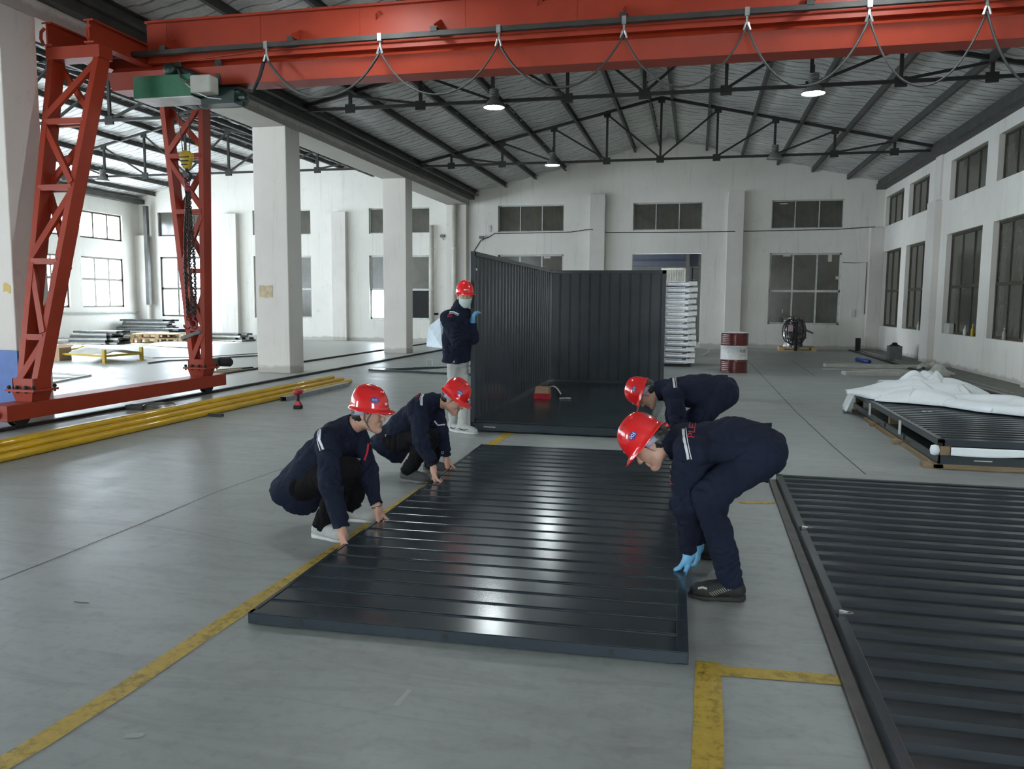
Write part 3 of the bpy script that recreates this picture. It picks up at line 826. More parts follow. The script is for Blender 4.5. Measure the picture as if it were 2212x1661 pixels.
MB().tube([(hk.x, yg, hk.z - .12)] + hp, [.02] + [.018 + .006 * math.sin(PI * k / 12) for k in range(12)], 10).build('hook', M['blackp'], hb, smooth=True)

# chain sling
hx, hz = hk.x, hk.z
sling = thing('chain_sling', 'four leg chain sling with dull red hooks hanging from the yellow hook block', 'chain sling', (hx, yg, hz - .28))
def torus_link(mb, c, ax, L, r, tilt):
    """one oval link, long axis z, lying in the plane tilt"""
    pts = []
    for k in range(10):
        a = 2 * PI * k / 10
        u = math.cos(a) * r * 1.6; w_ = math.sin(a) * L * .5
        pts.append(c + Vector((u * math.cos(tilt), u * math.sin(tilt), w_)))
    mb.tube(pts, r * .55, 5, closed=True)
ends = []
zt_ = hz - .36; zb_ = ony(403, 690, yg).z
MB().tube([(hx - .035 + .035 * math.cos(a) + .03, yg, hz - .3 + .07 * math.sin(a)) for a in [2 * PI * k / 14 for k in range(14)]], .012, 7, closed=True).build('master_link', M['hookred'], sling, smooth=True)
MB().lathe([(.001, -.05), (.035, -.05), (.045, 0), (.03, .04), (.001, .05)], 12, (hx, yg, hz - .4)).build('joint', M['hookred'], sling, smooth=True)
for q_, (dx, dy, rz_) in enumerate(((-.055, -.02, 0), (-.015, .03, .5), (.02, -.03, 1.0), (.045, .02, .3))):
    mb = MB(); n = 50
    for k in range(n):
        u = k / (n - 1)
        c = Vector((hx + dx * min(1, u * 3.2) + .008 * math.sin(u * 7 + q_), yg + dy, hz - .44 + (zb_ + .06 - hz + .44) * u))
        torus_link(mb, c, None, .058, .0135, rz_ + (PI / 2 if k % 2 else 0))
    mb.build('chain_leg', M['chain'], sling, smooth=True)
    if q_ in (0, 2):
        c = Vector((hx + dx * 1.1 + (0.03 if q_ else -.005), yg + dy, zb_ - .02))
        pts = [c + Vector((0, 0, .08))] + [c + Vector((.05 * math.sin(a), 0, -.05 + .06 * math.cos(a))) for a in [math.radians(d) for d in range(-10, 290, 25)]]
        MB().tube(pts, .014, 8).build('sling_hook', M['hookred'], sling, smooth=True)
ph = ony(412, 722, yg)
tag(MB().bar(ph + Vector((-.13, -.02, -.06)), ph + Vector((.16, 0, .04)), .06, .05).build('steel_offcut', M['greybox'], bevel=.004, org=ph), 'short grey steel bar dangling from the lowest hook of the chain sling', 'metal bar')

# travel motor at the far end of the floor beam
mt = onx(474, 783, LX)
crm = MB().lathe([(.001, -.16), (.06, -.16), (.06, -.12), (.075, -.12), (.075, .1), (.05, .13), (.001, .13)], 20, (mt.x + .02, 11.95, mt.z), 'x')
cr(crm, 'travel_motor', 'blackp', smooth=False)
cr(MB().box(mt.x - .25, mt.x - .05, 11.78, 12.02, mt.z - .07, mt.z + .07), 'travel_gearbox', 'greybox', bevel=.01)

# floor rails
def rail(x, y0, y1, lab, sl=0.0):
    mb = MB().box(x - .035, x + .035, y0, y1, .018, .035).box(x - .06, x + .06, y0, y1, 0, .018)
    tag(mb.build('floor_rail', M['rail'], org=(x, y0, 0)), lab, 'rail')
rail(LX + .0, 2.0, 28.3, 'dark steel crane rail on the floor under the red end beam')
rail(-9.35, 10.0, 28.3, 'dark steel rail on the floor of the left bay, behind the columns')
rail(5.0, 6.0, 28.3, 'dark rail along the right wall at the foot of the kerb')
# ------------------------------------------------------------------ corrugated steel panels
def rib_sheet(w, l, pitch, first, kind, x_in, n, zt):
    """cross ribs over a sheet w wide, l long; outline runs along y"""
    prof = [(0, 0)]
    for k in range(n):
        y = first + k * pitch
        if kind == 'groove':
            prof += [(y - .012, 0), (y - .009, .004), (y - .006, .003), (y - .004, -.009), (y + .004, -.009), (y + .006, .003), (y + .009, .004), (y + .012, 0)]
        else:
            prof += [(y - .052, 0), (y - .030, .022), (y + .030, .022), (y + .052, 0)]
    prof.append((l, 0))
    mb = MB()
    nx = 4
    vs = [(x_in + (w - 2 * x_in) * i / nx, y, zt + z) for y, z in prof for i in range(nx + 1)]
    fs = [(j * (nx + 1) + i, j * (nx + 1) + i + 1, (j + 1) * (nx + 1) + i + 1, (j + 1) * (nx + 1) + i) for j in range(len(prof) - 1) for i in range(nx)]
    mb.add(vs, fs)
    return mb

# front panel, lifted by the four workers
fp = thing('steel_wall_panel', 'long dark grey ribbed steel panel lying in front, gripped by four workers', 'steel panel', (-1.985, 3.24, 0), math.radians(1.35))
FW, FL, FT = 2.0, 4.57, .055
def loc_(mb, name, mat, par, **k):
    o = mb.build(name, mat, **k); o.parent = par; return o
loc_(rib_sheet(FW, FL, .1812, .18, 'groove', .008, 24, FT), 'ribbed_sheet', M['black'], fp)
fr = loc_(MB().box(0, FW, 0, .008, .006, FT).box(0, FW, FL - .008, FL, .006, FT).box(0, .008, 0, FL, .006, FT).box(FW - .008, FW, 0, FL, .006, FT)
          .box(FW - .05, FW, 0.0, FL, FT + .001, FT + .0035).box(0, FW, 0, .045, FT + .001, FT + .004).box(0, FW, FL - .045, FL, FT + .001, FT + .004).box(0, .02, 0, FL, FT + .001, FT + .004)
          .box(0, FW, .01, .05, .006, .012).box(0, .05, 0, FL, .006, .012).box(FW - .05, FW, 0, FL, .006, .012), 'edge_frame', M['black'], fp, bevel=.0015)
for x in (.26, .95, 1.68):
    loc_(MB().lathe([(.001, -.003), (.013, -.003), (.013, 0.0)], 12, (x, 0, .03), 'y'), 'bolt_hole', M['dark'], fr)

# right panel lying the other way up
rp = thing('steel_wall_panel', 'dark ribbed steel panel lying on the floor at the lower right with dangling key tags', 'steel panel', (.60, 2.3, 0), math.radians(-.6))
loc_(rib_sheet(2.06, 4.78, .1885, .12, 'trap', .07, 25, .032), 'ribbed_sheet', M['black2'], rp)
rl = loc_(MB().box(0, .062, 0, 4.78, .004, .012).box(0, .004, 0, 4.78, .004, .022), 'outer_flange', simple('reflection_toned_flange', (84, 80, 76), .55, .2, .25, 8), rp)  # outer strip's brownish grey reflection is put into its base colour
loc_(MB().box(.062, .11, 0, 4.78, .004, .058).box(0.06, 2.06, 4.735, 4.78, .004, .058).box(2.0, 2.06, 0, 4.78, .004, .058), 'edge_frame', M['black2'], rp, bevel=.004)
for i, (px_, py_) in enumerate(((1736, 1141), (1818, 1325))):
    c = onz(px_, py_, .062)
    k = thing('key_tag', ('small white tag hung on a wire loop at the panel edge, farther one' if i == 0 else 'small white and black tag lying at the panel edge, nearer one'), 'tag', tuple(c))
    MB().add([c + Vector((-.02, 0, 0)), c + Vector((.015, -.012, .006)), c + Vector((.03, .004, .01)), c + Vector((-.005, .018, .012))], [(0, 1, 2, 3)]).build('tag_label', M['white'], k, solid=.002)
    MB().tube([c + Vector((.02 + .03 * math.cos(a), .012 * math.sin(a) - .004, .008)) for a in [2 * PI * j / 12 for j in range(12)]], .0018, 5, closed=True).build('wire_loop', M['chrome'], k)
    MB().box(c.x - .028, c.x - .012, c.y - .008, c.y + .01, c.z - .002, c.z + .012).build('clip', M['blackp'], k)

# ------------------------------------------------------------------ container being assembled
cont = thing('container_shell', 'open dark grey container with floor, left wall and back wall standing behind the front panel', 'container', (-1.5, 8.9, 0))
CX0, CX1, CY0, CY1 = -2.515, -.50, 8.9, 13.95
cc = lambda mb, name, mat='black', par=None, **k: mb.build(name, M[mat] if isinstance(mat, str) else mat, par or cont, **k)
ff = cc(MB().box(CX0, CX1, CY0, CY0 + .02, .02, .112).box(CX0, CX1, CY0, CY0 + .09, .104, .112).box(CX1 - .02, CX1, CY0, CY1, .02, .112).box(CX0, CX0 + .02, CY0, CY1, .02, .112).box(CX0, CX1, CY1 - .02, CY1, .02, .112)
        .box(CX0 + .1, CX1 - .1, CY0 + .1, CY1 - .1, .0, .02), 'floor_frame', bevel=.003)
cc(MB().box(CX0 + .03, CX1 - .02, CY0 + .09, CY1 - .05, .104, .118), 'floor_sheet', m_panelblack('scratched_floor_sheet', (40, 50, 54), .22))
cc(MB().box(CX0 + .16, CX0 + .3, CY0 - .002, CY0, .06, .068), 'maker_plate', 'white', ff)
# left wall with inward ribs
def wall_sheet(x0, y0, y1, z0, z1, n):
    mb = MB(); L = y1 - y0; p = L / n
    out = []
    for k in range(n):
        a = y0 + k * p
        out += [(0, a), (0, a + p * .36), (.024, a + p * .46), (.024, a + p * .86), (0, a + p * .96)]
    out.append((0, y1))
    for i, (d, y) in enumerate(out): mb.v += [(x0 + d, y, z0), (x0 + d, y, z1)]
    for i in range(len(out) - 1): mb.f.append((2 * i, 2 * i + 2, 2 * i + 3, 2 * i + 1))
    return mb
lwp = cc(wall_sheet(CX0 + .012, CY0 + .05, CY1 - .05, .16, 2.02, 27), 'left_wall_sheet', 'black2')
cc(MB().box(CX0, CX0 + .05, CY0 - .005, CY0 + .045, .112, 2.075).box(CX0, CX0 + .05, CY0, CY1, 2.02, 2.075).box(CX0, CX0 + .05, CY0, CY1, .112, .16).box(CX0, CX0 + .05, CY1 - .06, CY1, .112, 2.075), 'left_wall_frame', bevel=.003)
cc(MB().box(CX0 + .052, CX0 + .056, CY0 + .035, CY0 + .08, 1.86, 1.885), 'white_sticker', 'white', lwp)
# back wall
mb = MB(); out = []
BX0, BX1 = CX0 + .05, CX1 - .07
p = (BX1 - BX0) / 11
for k in range(11):
    a = BX0 + k * p
    out += [(a, 0), (a + p - .03, 0.0), (a + p - .022, -.012), (a + p - .008, -.012)]
out.append((BX1, 0))
zz = [.17, .9, 1.3, 1.75, 2.0]
for (x, d) in out:
    for z in zz: mb.v.append((x, CY1 - .035 + d, z))
nz = len(zz)
for i in range(len(out) - 1):
    for j in range(nz - 1): mb.f.append((i * nz + j, (i + 1) * nz + j, (i + 1) * nz + j + 1, i * nz + j + 1))
cc(mb, 'back_wall_sheet')
cc(MB().box(CX0, CX1, CY1 - .06, CY1, 2.0, 2.06).box(CX0, CX1, CY1 - .06, CY1, .112, .17).box(CX1 - .07, CX1, CY1 - .06, CY1, .112, 2.06), 'back_wall_frame', bevel=.003)

# things on the container floor
cb = onz(1170, 862, .118)
bx_ = thing('cardboard_box', 'small red and brown opened carton on the container floor', 'box', tuple(cb))
MB().box(cb.x - .11, cb.x + .11, cb.y - .02, cb.y + .16, .119, .20).build('red_base', M['tool'], bx_)
MB().add([(cb.x - .105, cb.y - .02, .2), (cb.x + .105, cb.y - .02, .2), (cb.x + .11, cb.y + .16, .2), (cb.x - .105, cb.y + .16, .2),
          (cb.x - .09, cb.y - .0, .29), (cb.x + .1, cb.y - .0, .29), (cb.x + .1, cb.y + .15, .29), (cb.x - .09, cb.y + .15, .29)],
         [(0, 1, 5, 4), (1, 2, 6, 5), (2, 3, 7, 6), (3, 0, 4, 7)]).build('carton_walls', M['card'], bx_)
MB().grid(lambda u, v: (cb.x + .1 + .17 * u, cb.y + .02 + .09 * v, .29 + .03 * math.sin(PI * u) - .1 * u * u), 6, 2).build('open_flap', M['paper'], bx_, solid=.003)
c2 = onz(1222, 862, .118)
sp = thing('socket_wrench', 'small white handled wrench lying on the container floor beside the carton', 'tool', tuple(c2))
MB().tube([c2 + Vector((-.09, -.02, .012)), c2 + Vector((.0, 0, .014))], .008, 6).build('handle', M['white'], sp)
MB().tube([c2 + Vector((.035 + .035 * math.cos(a), .03 * math.sin(a) + .005, .012)) for a in [2 * PI * k / 12 for k in range(12)]], .009, 6, closed=True).build('ring_head', M['white'], sp)

# clear acrylic sheet on edge by the right side of the container floor
q0 = onz(1432, 866, .3)
tag(MB().box(CX1 + .03, CX1 + .045, 9.2, 10.9, 0, .16).build('acrylic_strip', M['plastic']), 'clear plastic strip standing along the right edge of the container floor', 'plastic strip')

# ------------------------------------------------------------------ stack of galvanised frames behind the container
ZX0, ZX1, ZY0, ZY1 = -1.35, .02, 19.55, 20.9
ords = ['lowest', 'second', 'third', 'fourth', 'fifth', 'sixth', 'seventh', 'eighth', 'ninth', 'tenth', 'eleventh', 'twelfth', 'thirteenth', 'topmost']
zh = 1.98 / 14
random.seed(4)
zproto = thing('galvanised_frame', 'x', 'metal frame', (0, 0, 0), 0, 'stacked galvanised frames')
def zpart(mb, n, mat, **k): return local(mb.build(n, M[mat], **k), zproto)
W_, D_ = ZX1 - ZX0, ZY1 - ZY0
zr = MB()
for y in (0, D_ - .04):
    zr.box(0, W_ - .12, y, y + .004, .012, zh - .03).box(0, W_ - .12, y, y + .045, zh - .034, zh - .03).box(0, W_ - .12, y, y + .045, .012, .016)
for x in (0, W_ - .16): zr.box(x, x + .05, 0, D_, .012, zh - .03)
zpart(zr, 'rails', 'zinc')
zpart(MB().box(.05, W_ - .3, .002, .02, zh - .026, zh - .01).box(W_ * .5, W_ - .2, -.004, .01, .05, .085), 'slat', 'chrome')
zpart(MB().box(W_ - .2, W_, -.012, .12, .03, zh - .014), 'wrapped_corner', 'white', bevel=.008)
zpart(MB().box(W_ - .2, W_, D_ - .12, D_, .03, zh - .014), 'wrapped_corner', 'white', bevel=.008)
for i in range(14):
    z_ = zproto if i == 0 else copy_tree(zproto)
    z_.location = (ZX0 + random.uniform(-.02, .02), ZY0 + random.uniform(-.02, .02), .06 + i * zh)
    z_['label'] = '%s shiny galvanised frame of the tall stack behind the container%s' % (ords[i], ', counted from the floor' if 0 < i < 13 else '')
tag(MB().box(ZX0, ZX1 - .1, ZY0 + .05, ZY1, 0, .058).build('stack_skid', M['dark']), 'dark skid under the stack of galvanised frames', 'skid')
sc_ = onz(1516, 768, 0)
tag(MB().grid(lambda u, v: (sc_.x + .0 + .22 * u, sc_.y + .2 * v, .004 + .13 * u * u + .02 * (1 + math.sin(8 * v + 3 * u)) * u), 5, 5).build('paper_scrap', M['white'], solid=.003), 'white torn wrapping sticking out beside the foot of the frame stack', 'wrapping')
# ------------------------------------------------------------------ floor markings, joints
def strip(name, pts, w, z, mat, lab=None, kind='structure', top=None):
    """flat ribbon through floor points"""
    mb = MB(); n = len(pts)
    for i, p in enumerate(pts):
        d = (Vector(pts[min(i + 1, n - 1)]) - Vector(pts[max(i - 1, 0)])).normalized()
        s = Vector((-d.y, d.x, 0)) * w / 2
        mb.v += [tuple(Vector(p) + s + Vector((0, 0, z))), tuple(Vector(p) - s + Vector((0, 0, z)))]
    for i in range(n - 1): mb.f.append((2 * i, 2 * i + 1, 2 * i + 3, 2 * i + 2))
    o = mb.build(name, mat)
    if kind: o['kind'] = kind
    return o
yp = [onz(-60, 1688), onz(75, 1610), onz(270, 1487), onz(420, 1386), onz(530, 1314), onz(700, 1205), onz(850, 1098), onz(1085, 945), onz(1106, 931)]
strip('trim_5', yp, .095, .002, M['yline'])
strip('trim_6', [onz(1528, 1700), onz(1530, 1560), onz(1530, 1430)], .105, .002, M['yline'])
strip('trim_7', [onz(1504, 1446), onz(1840, 1472)], .09, .0035, M['yline'])
strip('trim_8', [onz(1595, 1086), onz(1682, 1086)], .06, .002, M['yline'])
joint = simple('dark_floor_joint', (52, 53, 52), .9)
def crk(name, pp, w=.008):
    strip(name, [onz(*p) for p in pp], w, .0015, joint)
crk('trim_9', [(0, 1253), (120, 1206), (300, 1133), (470, 1062), (612, 1012)], .007)
crk('trim_10', [(300, 1133), (420, 1150), (560, 1180)], .002)
crk('trim_11', [(1612, 776), (1645, 810), (1720, 890), (1800, 965), (1870, 1025)], .011)
crk('trim_12', [(1712, 780), (1760, 812)], .012)
crk('trim_13', [(395, 905), (500, 917), (700, 930), (815, 950)], .005)
# shallow scrape marks
for i, (a, b, w) in enumerate((((160, 1300), (192, 1303), .01), ((855, 1525), (885, 1490), .02), ((270, 1590), (310, 1588), .03))):
    strip('trim_%d' % (14 + i), [onz(*a), onz(*b)], w, .0012, simple('scuff_%d' % i, (170, 172, 170) if i else (96, 84, 70), .8))

# ------------------------------------------------------------------ yellow pipes, tubes and tools on the floor
ypl = [((0, 963), (735, 812)), ((0, 979), (747, 818)), ((0, 996), (756, 824))]
for i, ((ax, ay), (bx_, by_)) in enumerate(ypl):
    R_ = .041
    a, b = onz(ax, ay, R_), onz(bx_, by_, R_)
    if i == 0: A0, B0 = onz(0, 990, R_), onz(757, 823, R_)
    d = (B0 - A0).normalized(); nrm = Vector((-d.y, d.x, 0))
    off = (2 - i) * .067
    a = A0 + nrm * off - d * 1.2; b = B0 + nrm * off - d * [.45, .2, 0][i]
    a.z = b.z = R_ + (2 - i) * .052
    o = thing('yellow_pipe', ['long yellow painted steel pipe, farthest of the three lying side by side', 'long yellow painted steel pipe, middle of the three side by side', 'long yellow painted steel pipe, nearest of the three, with green end cap'][i], 'pipe', tuple(a), 0, 'yellow pipes on the floor')
    pts = [a + (b - a) * (k / 12) for k in range(13)]
    MB().tube(pts, R_, 18, cap=False).build('pipe_wall', M['yellow'], o, smooth=True)
    MB().tube([a - d * .0, b - d * .01], R_ * .93, 18).build('end_cap', M['green'] if i == 2 else M['yellow2'], o, smooth=False)
for k_ in (1.5, 5.5):
    q_ = A0 + d * k_ + nrm * .13
    tag(MB().bar(Vector((q_.x, q_.y, .02)) - nrm * .07, Vector((q_.x, q_.y, .02)) + nrm * .1, .09, .04).build('timber_chock', M['wood'], bevel=.004), ('near' if k_ < 3 else 'far') + ' timber chock hidden behind the yellow pipes', 'timber')
def sqtube(a, b, w, h, lab, mat, wall=.004):
    mb = MB(); a, b = Vector(a), Vector(b)
    d = (b - a).normalized(); s = Vector((d.y, -d.x, 0)); u = Vector((0, 0, 1))
    vs = []
    for p in (a, b):
        for k, q in ((1, 0), (wall / w, 1)):
            ww, hh_ = (w / 2, h / 2) if not q else (w / 2 - wall, h / 2 - wall)
            for e, f in ((-1, -1), (1, -1), (1, 1), (-1, 1)): vs.append(p + s * ww * e + u * hh_ * f)
    fs = []
    for k in range(4):
        k2 = (k + 1) % 4
        fs += [(k, k2, 8 + k2, 8 + k), (4 + k, 12 + k, 12 + k2, 4 + k2), (k, 4 + k, 4 + k2, k2), (8 + k, 8 + k2, 12 + k2, 12 + k)]
    o = mb.add(vs, fs).build('square_tube', mat, org=a)
    return tag(o, lab, 'steel tube')
sqtube(onz(612, 862, .035), onz(748, 830, .035), .11, .07, 'galvanised square steel tube lying beside the nearest yellow pipe', M['chrome'], .006)
sqtube(onz(444, 895, .02), onz(481, 897, .02), .05, .04, 'short dark square tube sticking out from under the yellow pipes', M['greybox'])
# cordless driver standing on its battery
dv = onz(644, 883)
dr = thing('cordless_driver', 'red and black cordless driver standing upright on its battery', 'power tool', tuple(dv))
def pd(mb, n, mat, **k): return local(mb.build(n, M[mat], **k), dr)
pd(MB().box(-.055, .055, -.04, .04, 0, .05), 'battery', 'blackp', bevel=.008)
pd(MB().add([(-.052, -.035, .05), (.052, -.035, .05), (.052, .035, .05), (-.052, .035, .05), (-.025, -.02, .11), (.025, -.02, .11), (.025, .02, .11), (-.025, .02, .11)],
            [(3, 2, 1, 0), (4, 5, 6, 7), (0, 1, 5, 4), (1, 2, 6, 5), (2, 3, 7, 6), (3, 0, 4, 7)]), 'foot', 'tool', bevel=.006)
pd(MB().tube([(0, 0, .1), (0, .005, .15), (0, 0, .2)], [.02, .018, .022], 12), 'grip', 'blackp', smooth=True)
pd(MB().lathe([(.001, -.09), (.03, -.09), (.042, -.07), (.044, .05), (.025, .09), (.012, .1), (.012, .13), (.001, .13)], 18, (0, .02, .235), 'y'), 'motor_body', 'tool', smooth=True)
# strapping coil, little tray
cl = onz(345, 882)
mb = MB()
for k in range(5): mb.tube([(cl.x + (.24 - .012 * k) * math.cos(a), cl.y + (.24 - .01 * k) * math.sin(a), .012 + .012 * k) for a in [2 * PI * j / 40 for j in range(40)]], .007, 5, closed=True)
tag(mb.build('strapping_coil', M['chrome'], org=cl), 'coil of grey steel strapping lying between the crane rail and the yellow pipes', 'coil')
cl = onz(300, 884)
tr = thing('metal_tray', 'small grey metal tray with a red tool in it, left of the strapping coil', 'tray', tuple(cl))
for p in ((-.16, .12, -.07, -.06, 0, .06), (-.16, .12, .06, .07, 0, .06), (-.16, -.15, -.07, .07, 0, .06), (.11, .12, -.07, .07, 0, .06), (-.16, .12, -.07, .07, 0, .006)):
    pass
local(MB().box(-.16, .12, -.07, -.062, 0, .06).box(-.16, .12, .062, .07, 0, .06).box(-.16, -.152, -.07, .07, 0, .06).box(.112, .12, -.07, .07, 0, .06).box(-.16, .12, -.07, .07, 0, .006).build('tray_walls', M['greybox']), tr)
local(MB().box(-.13, .02, -.03, .03, .006, .05).build('red_tool', M['tool'], bevel=.008), tr)
for i, (a, b) in enumerate((((410, 876), (470, 868)), ((455, 806), (520, 800)), ((470, 802), (545, 796)))):
    p, q = onz(*a), onz(*b)
    tag(MB().bar(p + Vector((0, 0, .02)), q + Vector((0, 0, .02)), .09 if i else .06, .04).build('timber_offcut', M['rail'] if i != 1 else M['wood'], org=p, bevel=.004),
        ['thin grey steel offcut lying between rail and yellow pipes', 'short timber offcut lying behind the travel motor of the crane', 'dark steel plank lying past the far end of the red floor beam'][i], 'offcut')

# ------------------------------------------------------------------ left bay goods
# blue board leaning on the edge column
tag(MB().box(-8.2, -7.98, 7.3, 7.33, 0, .9).build('x', M['blue']) if False else MB().box(ony(38, 760, 8.2).x - .75, ony(38, 760, 8.2).x, 8.19, 8.215, 0, ony(20, 757, 8.2).z).build('blue_board', M['blue']), 'blue board standing at the foot of the left edge column', 'board')
mk = ony(15, 622, 8.298)
if True:
    MB().grid(lambda u, v: (mk.x - .05 + .1 * u, 8.297, mk.z - .05 + .1 * v + .02 * math.sin(5 * u)), 4, 4).build('paint_mark', M['yellow2'], bpy.data.objects['concrete_column'], solid=.003)
# carton, low yellow frame with sheets
ca = onz(127, 778)
cbx = thing('cardboard_box', 'brown cardboard box standing by the low yellow frame in the left bay', 'box', tuple(ca))
local(MB().box(-.24, .2, -.2, .2, .0, .32).build('carton', M['card']), cbx)
local(MB().add([(-.24, .2, .32), (.2, .2, .32), (.2, .3, .37), (-.24, .3, .38)], [(0, 1, 2, 3)]).build('open_flap', M['card'], solid=.004), cbx)
yfr = thing('pipe_stillage', 'low yellow steel stillage frame with bowed sheets on it in the left bay', 'stillage', (-15, 17.2, 0))
cs = [onz(226, 785), onz(306, 778), onz(178, 764), onz(108, 777)]
for c, h in ((cs[0], .32), (cs[1], .33), (cs[2], .22)):
    pf = MB().box(c.x - .035, c.x + .035, c.y - .035, c.y + .035, 0, h).box(c.x - .08, c.x + .08, c.y - .08, c.y + .08, 0, .015).build('corner_post', M['yellow2'], yfr)
for a, b in ((0, 1), (1, 2), (0, 3), (3, 2)):
    MB().bar(cs[a] + Vector((0, 0, .17)), cs[b] + Vector((0, 0, .17)), .05, .05).build('side_rail', M['yellow2'], yfr)
def sheetf(u, v):
    u = .36 + .64 * u
    p = cs[3].lerp(cs[0], u).lerp(cs[2].lerp(cs[1], u), v)
    return (p.x, p.y, .2 + .1 * math.sin(PI * min(1, v * 1.1)) * (1 - .3 * u) + .01 * math.sin(9 * u))
MB().grid(sheetf, 8, 8).build('bowed_sheet', M['paper'], yfr, smooth=True, solid=.01)
# timber pallets
def pallet(name, c, w, d, h, rz, lab, mat='wood', grp=None):
    t = thing(name, lab, 'pallet', tuple(c), rz, grp)
    for k in range(6): local(MB().box(-w / 2 + w * k / 6 + .01, -w / 2 + w * (k + 1) / 6 - .01, -d / 2, d / 2, h - .02, h).build('deck_board', M[mat]), t)
    for y in (-d / 2, -.05, d / 2 - .1):
        for x in (-w / 2, -.07, w / 2 - .14): local(MB().box(x, x + .14, y, y + .1, .02, h - .02).build('block', M[mat]), t)
        local(MB().box(-w / 2, w / 2, y, y + .1, 0, .02).build('bottom_board', M[mat]), t)
    return t
a, b = onz(261, 741), onz(412, 728)
rz_ = math.atan2(b.y - a.y, b.x - a.x)
pc = Vector((-18.2, 24.8, 0))
pallet('timber_pallet', pc, 1.9, 1.1, .16, .15, 'pale timber pallet in the left bay, lower of the two stacked')
pallet('timber_pallet', pc + Vector((0.05, 0, .162)), 1.9, 1.1, .16, .15, 'pale timber pallet in the left bay, upper of the two stacked')
tag(MB().box(pc.x - .8, pc.x + .8, pc.y - .4, pc.y + .4, .325, .345).build('sheet_stack', M['white']), 'white sheets lying on the upper pale pallet', 'sheets')
# bundles of steel sections: every bundle its own thing, its dark section ends countable only as texture
def bundle(x0, y0, L, W, H, rz, lab, seed):
    t = thing('steel_bundle', lab, 'steel bundle', (x0, y0, 0), rz)
    random.seed(seed)
    ncol, nrow = max(2, int(W / .12)), max(1, int(H / .075))
    for i in range(nrow):
        mb = MB()
        for j in range(ncol):
            dx = random.uniform(-.25, .2); y = -W / 2 + W * (j + .5) / ncol
            z = i * .075
            mb.box(dx, L + dx, y - .05, y + .05, z + .008, z + .012).box(dx, L + dx, y - .05, y - .046, z + .004, z + .062).box(dx, L + dx, y + .046, y + .05, z + .004, z + .062).box(dx, L + dx, y - .05, y + .05, z, z + .008)
            mb.box(dx + .02, L + dx - .02, y - .04, y + .04, z + .062, z + .07)
        o = local(mb.build('section_layer', M['zinc'] if i % 2 else M['chrome']), t)
        if ncol > 1: o['kind'] = 'stuff'
    for x in (.3, L - .3): local(MB().box(x, x + .04, -W / 2 - .06, W / 2 + .06, -.0, .02).build('strap', M['blackp']), t)
    return t
b1 = onz(170, 742)
bundle(-20.2, 23.3, 1.3, 1.0, .48, .12, 'bundle of grey steel sections on the left bay floor, left and nearest', 1)
b2 = onz(258, 722)
bundle(-20.6, 26.1, 2.2, .9, .45, -.03, 'tall bundle of pale steel sections by the corner windows', 2)
bundle(-21.7, 27.4, 1.9, .7, .8, 0, 'white topped bundle of steel channels stacked highest in the left bay corner', 3)
bundle(-17.6, 26.6, 1.5, .8, .3, .05, 'low bundle of steel sections seen behind the far crane leg', 5)
ws = onz(106, 742)
tag(MB().box(ws.x - .5, ws.x + .5, ws.y - .2, ws.y + .4, 0, .12).build('sheet_stack', M['white']), 'small stack of white sheets behind the near crane leg', 'sheets')
pz = [onz(322, 748), onz(405, 752), onz(425, 744), onz(360, 741)]
tag(MB().add([p + Vector((0, 0, .05)) for p in pz], [(0, 1, 2, 3)]).build('sheet_stack', M['white'], solid=.06), 'flat white panel lying in front of the timber pallets', 'sheets')
# strips and wires scattered on the pale floor
for i, (a, b, w_, lb) in enumerate((((108, 806), (195, 812), .05, 'upper'), ((108, 829), (195, 812), .05, 'lower'), ((112, 817), (165, 817), .03, 'short middle'))):
    p, q = onz(*a), onz(*b)
    tag(MB().bar(p + Vector((0, 0, .015)), q + Vector((0, 0, .015)), w_, .03).build('frame_strip', M['white'], org=p), lb + ' white strip of the loose frame lying left of the far crane leg', 'strip')
tag(MB().tube([onz(320, 784, .02), onz(360, 779, .02), onz(410, 777, .02), onz(520, 770, .02), onz(558, 768, .02)], .02, 6).build('steel_strip', M['greybox']), 'long thin steel strip on the left bay floor behind the crane leg', 'strip')
tag(MB().tube([onz(306, 769, .015), onz(330, 773, .015), onz(400, 772, .015), onz(470, 769, .015), onz(560, 763, .015)], .012, 6).build('steel_strip', M['greybox']), 'bent wire like strip running right from the yellow frame', 'strip')
# pale sheet standing near the corner
lsA, lsB = onz(921, 748), onz(956, 752)
tag(MB().add([lsA, lsB, ony(958, 690, lsB.y + .25), ony(950, 686, lsB.y + .25), ony(926, 705, lsA.y + .25)], [(0, 1, 2, 3, 4)]).build('glass_sheet', simple('pale_blue_sheet', (178, 190, 198), .25), solid=.01), 'pale bluish sheet leaning near the corner behind the standing worker', 'sheet')
# flat black frame on the floor behind the standing worker
f0, f1, f2 = onz(798, 799, .02), onz(1030, 810, .02), onz(960, 789, .02)
bf = thing('black_frame', 'flat black steel frame lying on the floor left of the container', 'frame', tuple(f0))
MB().bar(f0, f1, .07, .05).build('frame_rail', M['black'], bf)
MB().bar(f0 + Vector((.2, .1, 0)), f2 + Vector((1.2, .4, 0)), .12, .05).build('frame_rail', M['black'], bf)
for k in range(6):
    u = .45 + .09 * k
    MB().bar(f0.lerp(f1, u), (f0 + Vector((.3, .1, 0))).lerp(f2 + Vector((1.1, .4, 0)), u + .25), .03, .03).build('slat', M['white'], bf)
hd_ = onz(928, 787)
MB().tube([hd_ + Vector((-.07, 0, 0)), hd_ + Vector((-.07, 0, .12)), hd_ + Vector((.07, 0, .12)), hd_ + Vector((.07, 0, .0))], .012, 6).build('handle', M['white'], bf)

